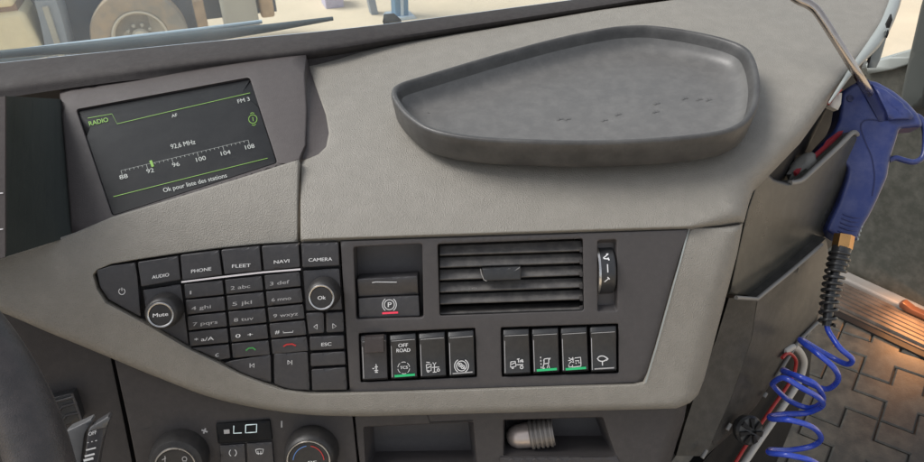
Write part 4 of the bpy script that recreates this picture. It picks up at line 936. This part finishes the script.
for k in range(6):
    x0, y0 = 843 + k * 1.0 - k * 2.3, 214 + k * 4.2
    tube('grip_groove', catmull([GUNF.p(x0, y0, .0006), GUNF.p(x0 + 9, y0 + 3, .0008), GUNF.p(x0 + 18, y0 + 4.5, -.001)], 3), .0009, 'blue', gun, 6)
    lathe('grip_stud', GUNF.p(x0 + 20, y0 + 4.2, -.004), RGT, [(0, .002), (.002, .0018), (.0028, 0)], 'edge', gun, 8)
tube('hanging_loop', catmull([GUNF.p(x, y, -.012) for x, y in ((914, 115), (921, 119), (925, 130), (925, 148), (922, 158), (914, 162), (905, 160.5), (896, 158), (889, 160))], 5), .0033, 'blue', gun, 10)
tube('nozzle', catmull([at(x, y, dz) for x, y, dz in ((770, -24, .79), (794, -3, .785), (808, 4, .783), (816, 10, .782), (824, 21, .782), (840, 46, .785), (856, 72, .795), (863, 83, .81), (869, 93, .835))], 5), .0050, 'steel', gun, 14)
tA = at(844.5, 235, hd(236)); tB = at(842, 248, hd(248)); lathe('brass_fitting', tA, tB - tA, [(0, .0108), (np.linalg.norm(tB - tA), .0108)], 'brass', gun, 6, 20)
hose = thing('coiled_hose', 'blue coiled air hose with black spring strain relief hanging from the blow gun', 'hose', at(795, 470, .82))
# spring guard: black sleeve then a wire helix
ax_px = catmull([(842, 247.5), (838, 262), (833, 282), (829.5, 302), (827, 326)], 12); AX = np.array([at(x, y, hd(y)) for x, y in ax_px])
lg = np.linspace(0, 1, len(AX))
tube('sleeve', AX[:18], np.linspace(.0104, .0086, 18), 'spring', hose, 14)
tube('inner_hose', AX[14:], .0052, 'spring', hose, 10)
sg = []; turns = 11; M_ = 320
for k in range(M_ + 1):
    t = k / M_; i = .12 + t * .86; f = i * (len(AX) - 1); j = min(int(f), len(AX) - 2); p = AX[j] + (AX[j + 1] - AX[j]) * (f - j)
    T_ = unit(AX[j + 1] - AX[j]); a_ = unit(np.cross(T_, fwd)); b_ = np.cross(T_, a_); r_ = .0106 - .0024 * t
    an = turns * 2 * math.pi * t + 1; sg.append(p + r_ * (a_ * math.cos(an) + b_ * math.sin(an)))
tube('spring_wire', sg, .0019, 'spring', hose, 6)
cp = [(827, 324, 0), (829, 332, 0), (840, 348, -.01), (852, 359, .0), (846, 364, .02), (826, 354, .035), (804, 341, .02), (801, 341, .0), (818, 354, -.025), (834, 368, -.025), (838, 380, .0), (826, 389, .03), (804, 381, .04), (786, 371, .015), (784, 371.5, -.005), (800, 377, -.035), (816, 385, -.035), (823, 400, .0), (810, 408, .03), (790, 401, .04), (775, 388, .015), (773, 383, -.005), (784, 378, -.035), (802, 388, -.045), (819, 398, -.03), (822, 406, .0), (806, 413, .025), (785, 414, .03), (771, 416, .01), (772, 419, -.01), (790, 420, -.035), (812, 427, -.03), (821, 438, .0), (812, 446, .025), (790, 450, .03), (771, 450, .012), (770, 453, -.01), (788, 455, -.035), (812, 461, -.03), (824, 472, .0), (810, 482, .02), (785, 484, .03), (770, 488, .0)]
tube('coil', catmull([at(x, y, hd(y) + dz * .8) for x, y, dz in cp], 7), .0031, 'hose', hose, 12)

# ================================================================== WINDSHIELD, WIPER, OUTSIDE
gp = [pv(b) + fwd * .018 for b in up]; tops = [p + np.array((.0, .22, .42)) for p in gp]
mb = MB(); n_g = len(gp); V = list(gp) + list(tops); V += [p + np.array((0, .004, -.002)) for p in V]
k = n_g; mb.add(V, [(i, i + 1, i + 1 + k, i + k) for i in range(k - 1)] + [(i + 2 * k, i + k * 3, i + 1 + 3 * k, i + 1 + 2 * k) for i in range(k - 1)])
tag(mb.build('windshield', 'glass', None, 60, base=gp[n_g // 2]), 'dusty windshield glass above the dark ledge', 'windshield')
wip = thing('windshield_wiper', 'long windshield wiper lying along the bottom of the glass', 'wiper', at(150, 40, 1.0))
def wp3(x, y, d=.92): return at(x, y, d + x * .0004)
tube('blade', [wp3(x, y) for x, y in ((-40, 58), (40, 51), (115, 45.5), (200, 37), (270, 28), (333, 18.5))], [.005, .006, .009, .009, .006, .003], 'wiper', wip, 8)
tube('arm', [wp3(x, y, .97) for x, y in ((-40, 60), (20, 55), (80, 46), (140, 37.5), (200, 30), (262, 21.5))], [.008, .009, .007, .005, .004, .003], 'cowl', wip, 8)
nz = thing('washer_nozzle', 'small dark washer nozzle at the foot of the windshield', 'nozzle', at(391, 19, .98))
mb = MB(); q = [(382.5, 21.5), (384, 14), (394, 13.2), (401, 19.5), (401, 22)]
sheet('nozzle_body', q, plane(at(391, 19, .98), -fwd), 'black', nz, r=1, step=6, thick=.02, closed=True)

# the other truck, parked outside
e = unit((.95, .31, 0)); nv = np.array((e[1], -e[0], 0)); zu = np.array((0, 0, 1.))
def gnd(px, py, z):
    d = rays(px, py)[0]; return CAM + d * ((z - CAM[2]) / d[2])
W0 = gnd(141, 38, GZ + .52); 
trk = thing('truck', 'dusty cream truck parked on the sand beyond the windshield', 'truck', W0 - zu * .52)
def L3(a, b, c): return W0 + e * a + zu * (b - .52) + nv * c
def tbox(name, a0, a1, b0, b1, c0, c1, material, bev=.03, sk=0.0):
    mb = MB(); A = [L3(a0, b0, c1), L3(a1 + sk, b0, c1), L3(a1, b1, c1), L3(a0, b1, c1)]; Bq = [L3(a0, b0, c0), L3(a1 + sk, b0, c0), L3(a1, b1, c0), L3(a0, b1, c0)]
    hexa(mb, A, Bq); o = mb.build(name, material, trk, 30)
    return bevel(o, bev, 3) if bev else o
tbox('cab_side', -3.2, -1.05, .30, .98, -1.6, .12, 'cream', .06, .1); tbox('cab_skirt_top', -3.2, -1.10, 1.03, 1.9, -1.6, .16, 'cream', .05); tbox('skirt_groove', -3.2, -1.1, .96, 1.05, -1.5, .08, 'groove', 0)
mb = MB(); V = []
for k in range(9):
    t = k / 8; b = .12 + t * .93; a = -.70 - .04 * math.cos(t * 3) - .05 * t
    for aa, cc in ((a - .26 + .05 * t, .08), (a, .12), (a, -.35), (a - .26, -.35)): V.append(L3(aa, b, cc))
mb.add(V, [(k * 4 + i, k * 4 + (i + 1) % 4, (k + 1) * 4 + (i + 1) % 4, (k + 1) * 4 + i) for k in range(8) for i in range(4)] + [(0, 1, 2, 3), (32, 33, 34, 35)]); mb.build('mudguard', 'mudgrey', trk, 30)
tbox('mudguard_rib', -.86, -.80, .15, 1.0, .09, .14, 'palegrey', .01)
tbox('wheel_arch', -1.05, .64, .12, 1.6, -1.4, -.42, 'undergrey', 0); tbox('chassis_rail', .7, 1.6, .45, .8, -1.5, -.75, 'undergrey', 0)
wl = lathe('wheel', W0 - nv * .30, nv, [(0, .30), (0, .47), (.03, .505), (.27, .52), (.31, .505), (.325, .45), (.318, .36), (.30, .305), (.27, .295)], 'tyre', trk, 64, 40)
lathe('wheel_rim', W0 - nv * .30, nv, [(.27, .30), (.312, .302), (.318, .285), (.30, .272), (.20, .25), (.19, .19), (.2, 0)], 'rim', wl, 48, 30)
lathe('wheel_gap', W0 - nv * .30, nv, [(.2185, .262), (.2195, .205)], 'rimdark', wl, 48)
lathe('wheel_hub', W0 - nv * .30, nv, [(.19, .20), (.26, .185), (.27, .10), (.33, .085), (.34, 0)], 'rim', wl, 32, 30)
for k in range(10):
    t = 2 * math.pi * k / 10; c = W0 + (e * math.cos(t) + zu * math.sin(t)) * .145 - nv * .04
    lathe('wheel_nut', c, nv, [(0, .024), (.035, .022), (.04, 0)], 'palegrey', wl, 6, 20)
tbox('bracket', .62, .74, .45, .80, -.5, -.25, 'rust', .01); tbox('mud_flap', .60, .66, .15, .75, -.6, -.3, 'undergrey', .01); tbox('fuel_tank', .92, 1.32, .42, .92, -.7, .05, 'palegrey', .05); tbox('tank_lid', .88, 1.38, .94, 1.35, -.7, .10, 'white', .02); tbox('tool_box', 1.36, 1.52, .55, .80, -.6, -.1, 'rust', .03)
# blue steel leg standing farther off
bl = thing('blue_leg', 'blue steel support leg standing on the sand beyond the wiper tip', 'support leg', gnd(402, 17, GZ))
bq = gnd(402, 17, GZ); 
mb = MB(); hexa(mb, [bq + e * a + nv * .12 + zu * b for a, b in ((-.13, 0), (.07, 0), (.20, 2.2), (-.06, 2.2))], [bq + e * a - nv * .12 + zu * b for a, b in ((-.13, 0), (.07, 0), (.20, 2.2), (-.06, 2.2))]); bevel(mb.build('post', 'bluepaint', bl, 0), .02)
mb = MB(); hexa(mb, [bq + e * a + nv * .15 + zu * b for a, b in ((-.05, 0.02), (-.01, .02), (.10, 2.2), (.05, 2.2))], [bq + e * a + nv * .10 + zu * b for a, b in ((-.05, 0.02), (-.01, .02), (.10, 2.2), (.05, 2.2))]); mb.build('stripe', 'cowl', bl, 0)
mb = MB(); hexa(mb, [bq + e * a + nv * .2 + zu * b for a, b in ((-.24, .0), (.18, 0), (.14, .05), (-.2, .05))], [bq + e * a - nv * .2 + zu * b for a, b in ((-.24, .0), (.18, 0), (.14, .05), (-.2, .05))]); mb.build('foot_plate', 'cowl', bl, 0)
bq2 = gnd(374, 14, GZ)
mb = MB(); hexa(mb, [bq2 + e * a + nv * .08 + zu * b for a, b in ((-.05, 0), (.05, 0), (-.22, 2.2), (-.34, 2.2))], [bq2 + e * a - nv * .08 + zu * b for a, b in ((-.05, 0), (.05, 0), (-.22, 2.2), (-.34, 2.2))]); mb.build('pale_brace', 'mudgrey', bl, 0)
bx_ = gnd(333, 6, GZ)
cr8 = thing('crate', 'small pale lilac crate on the sand beyond the windshield', 'crate', bx_)
mb = MB(); hexa(mb, [bx_ + e * a + nv * .2 + zu * b for a, b in ((-.14, 0), (.14, 0), (.14, .4), (-.14, .4))], [bx_ + e * a - nv * .2 + zu * b for a, b in ((-.14, 0), (.14, 0), (.14, .4), (-.14, .4))]); bevel(mb.build('crate_body', mat('pale_lilac_paint', srgb(190, 184, 206), .6, var=.1), cr8, 0), .02)
mb = MB(); hexa(mb, [bx_ + e * a + nv * .215 + zu * b for a, b in ((-.15, .3), (.15, .3), (.15, .42), (-.15, .42))], [bx_ + e * a - nv * .215 + zu * b for a, b in ((-.15, .3), (.15, .3), (.15, .42), (-.15, .42))]); bevel(mb.build('crate_rim', 'white', cr8, 0), .01)
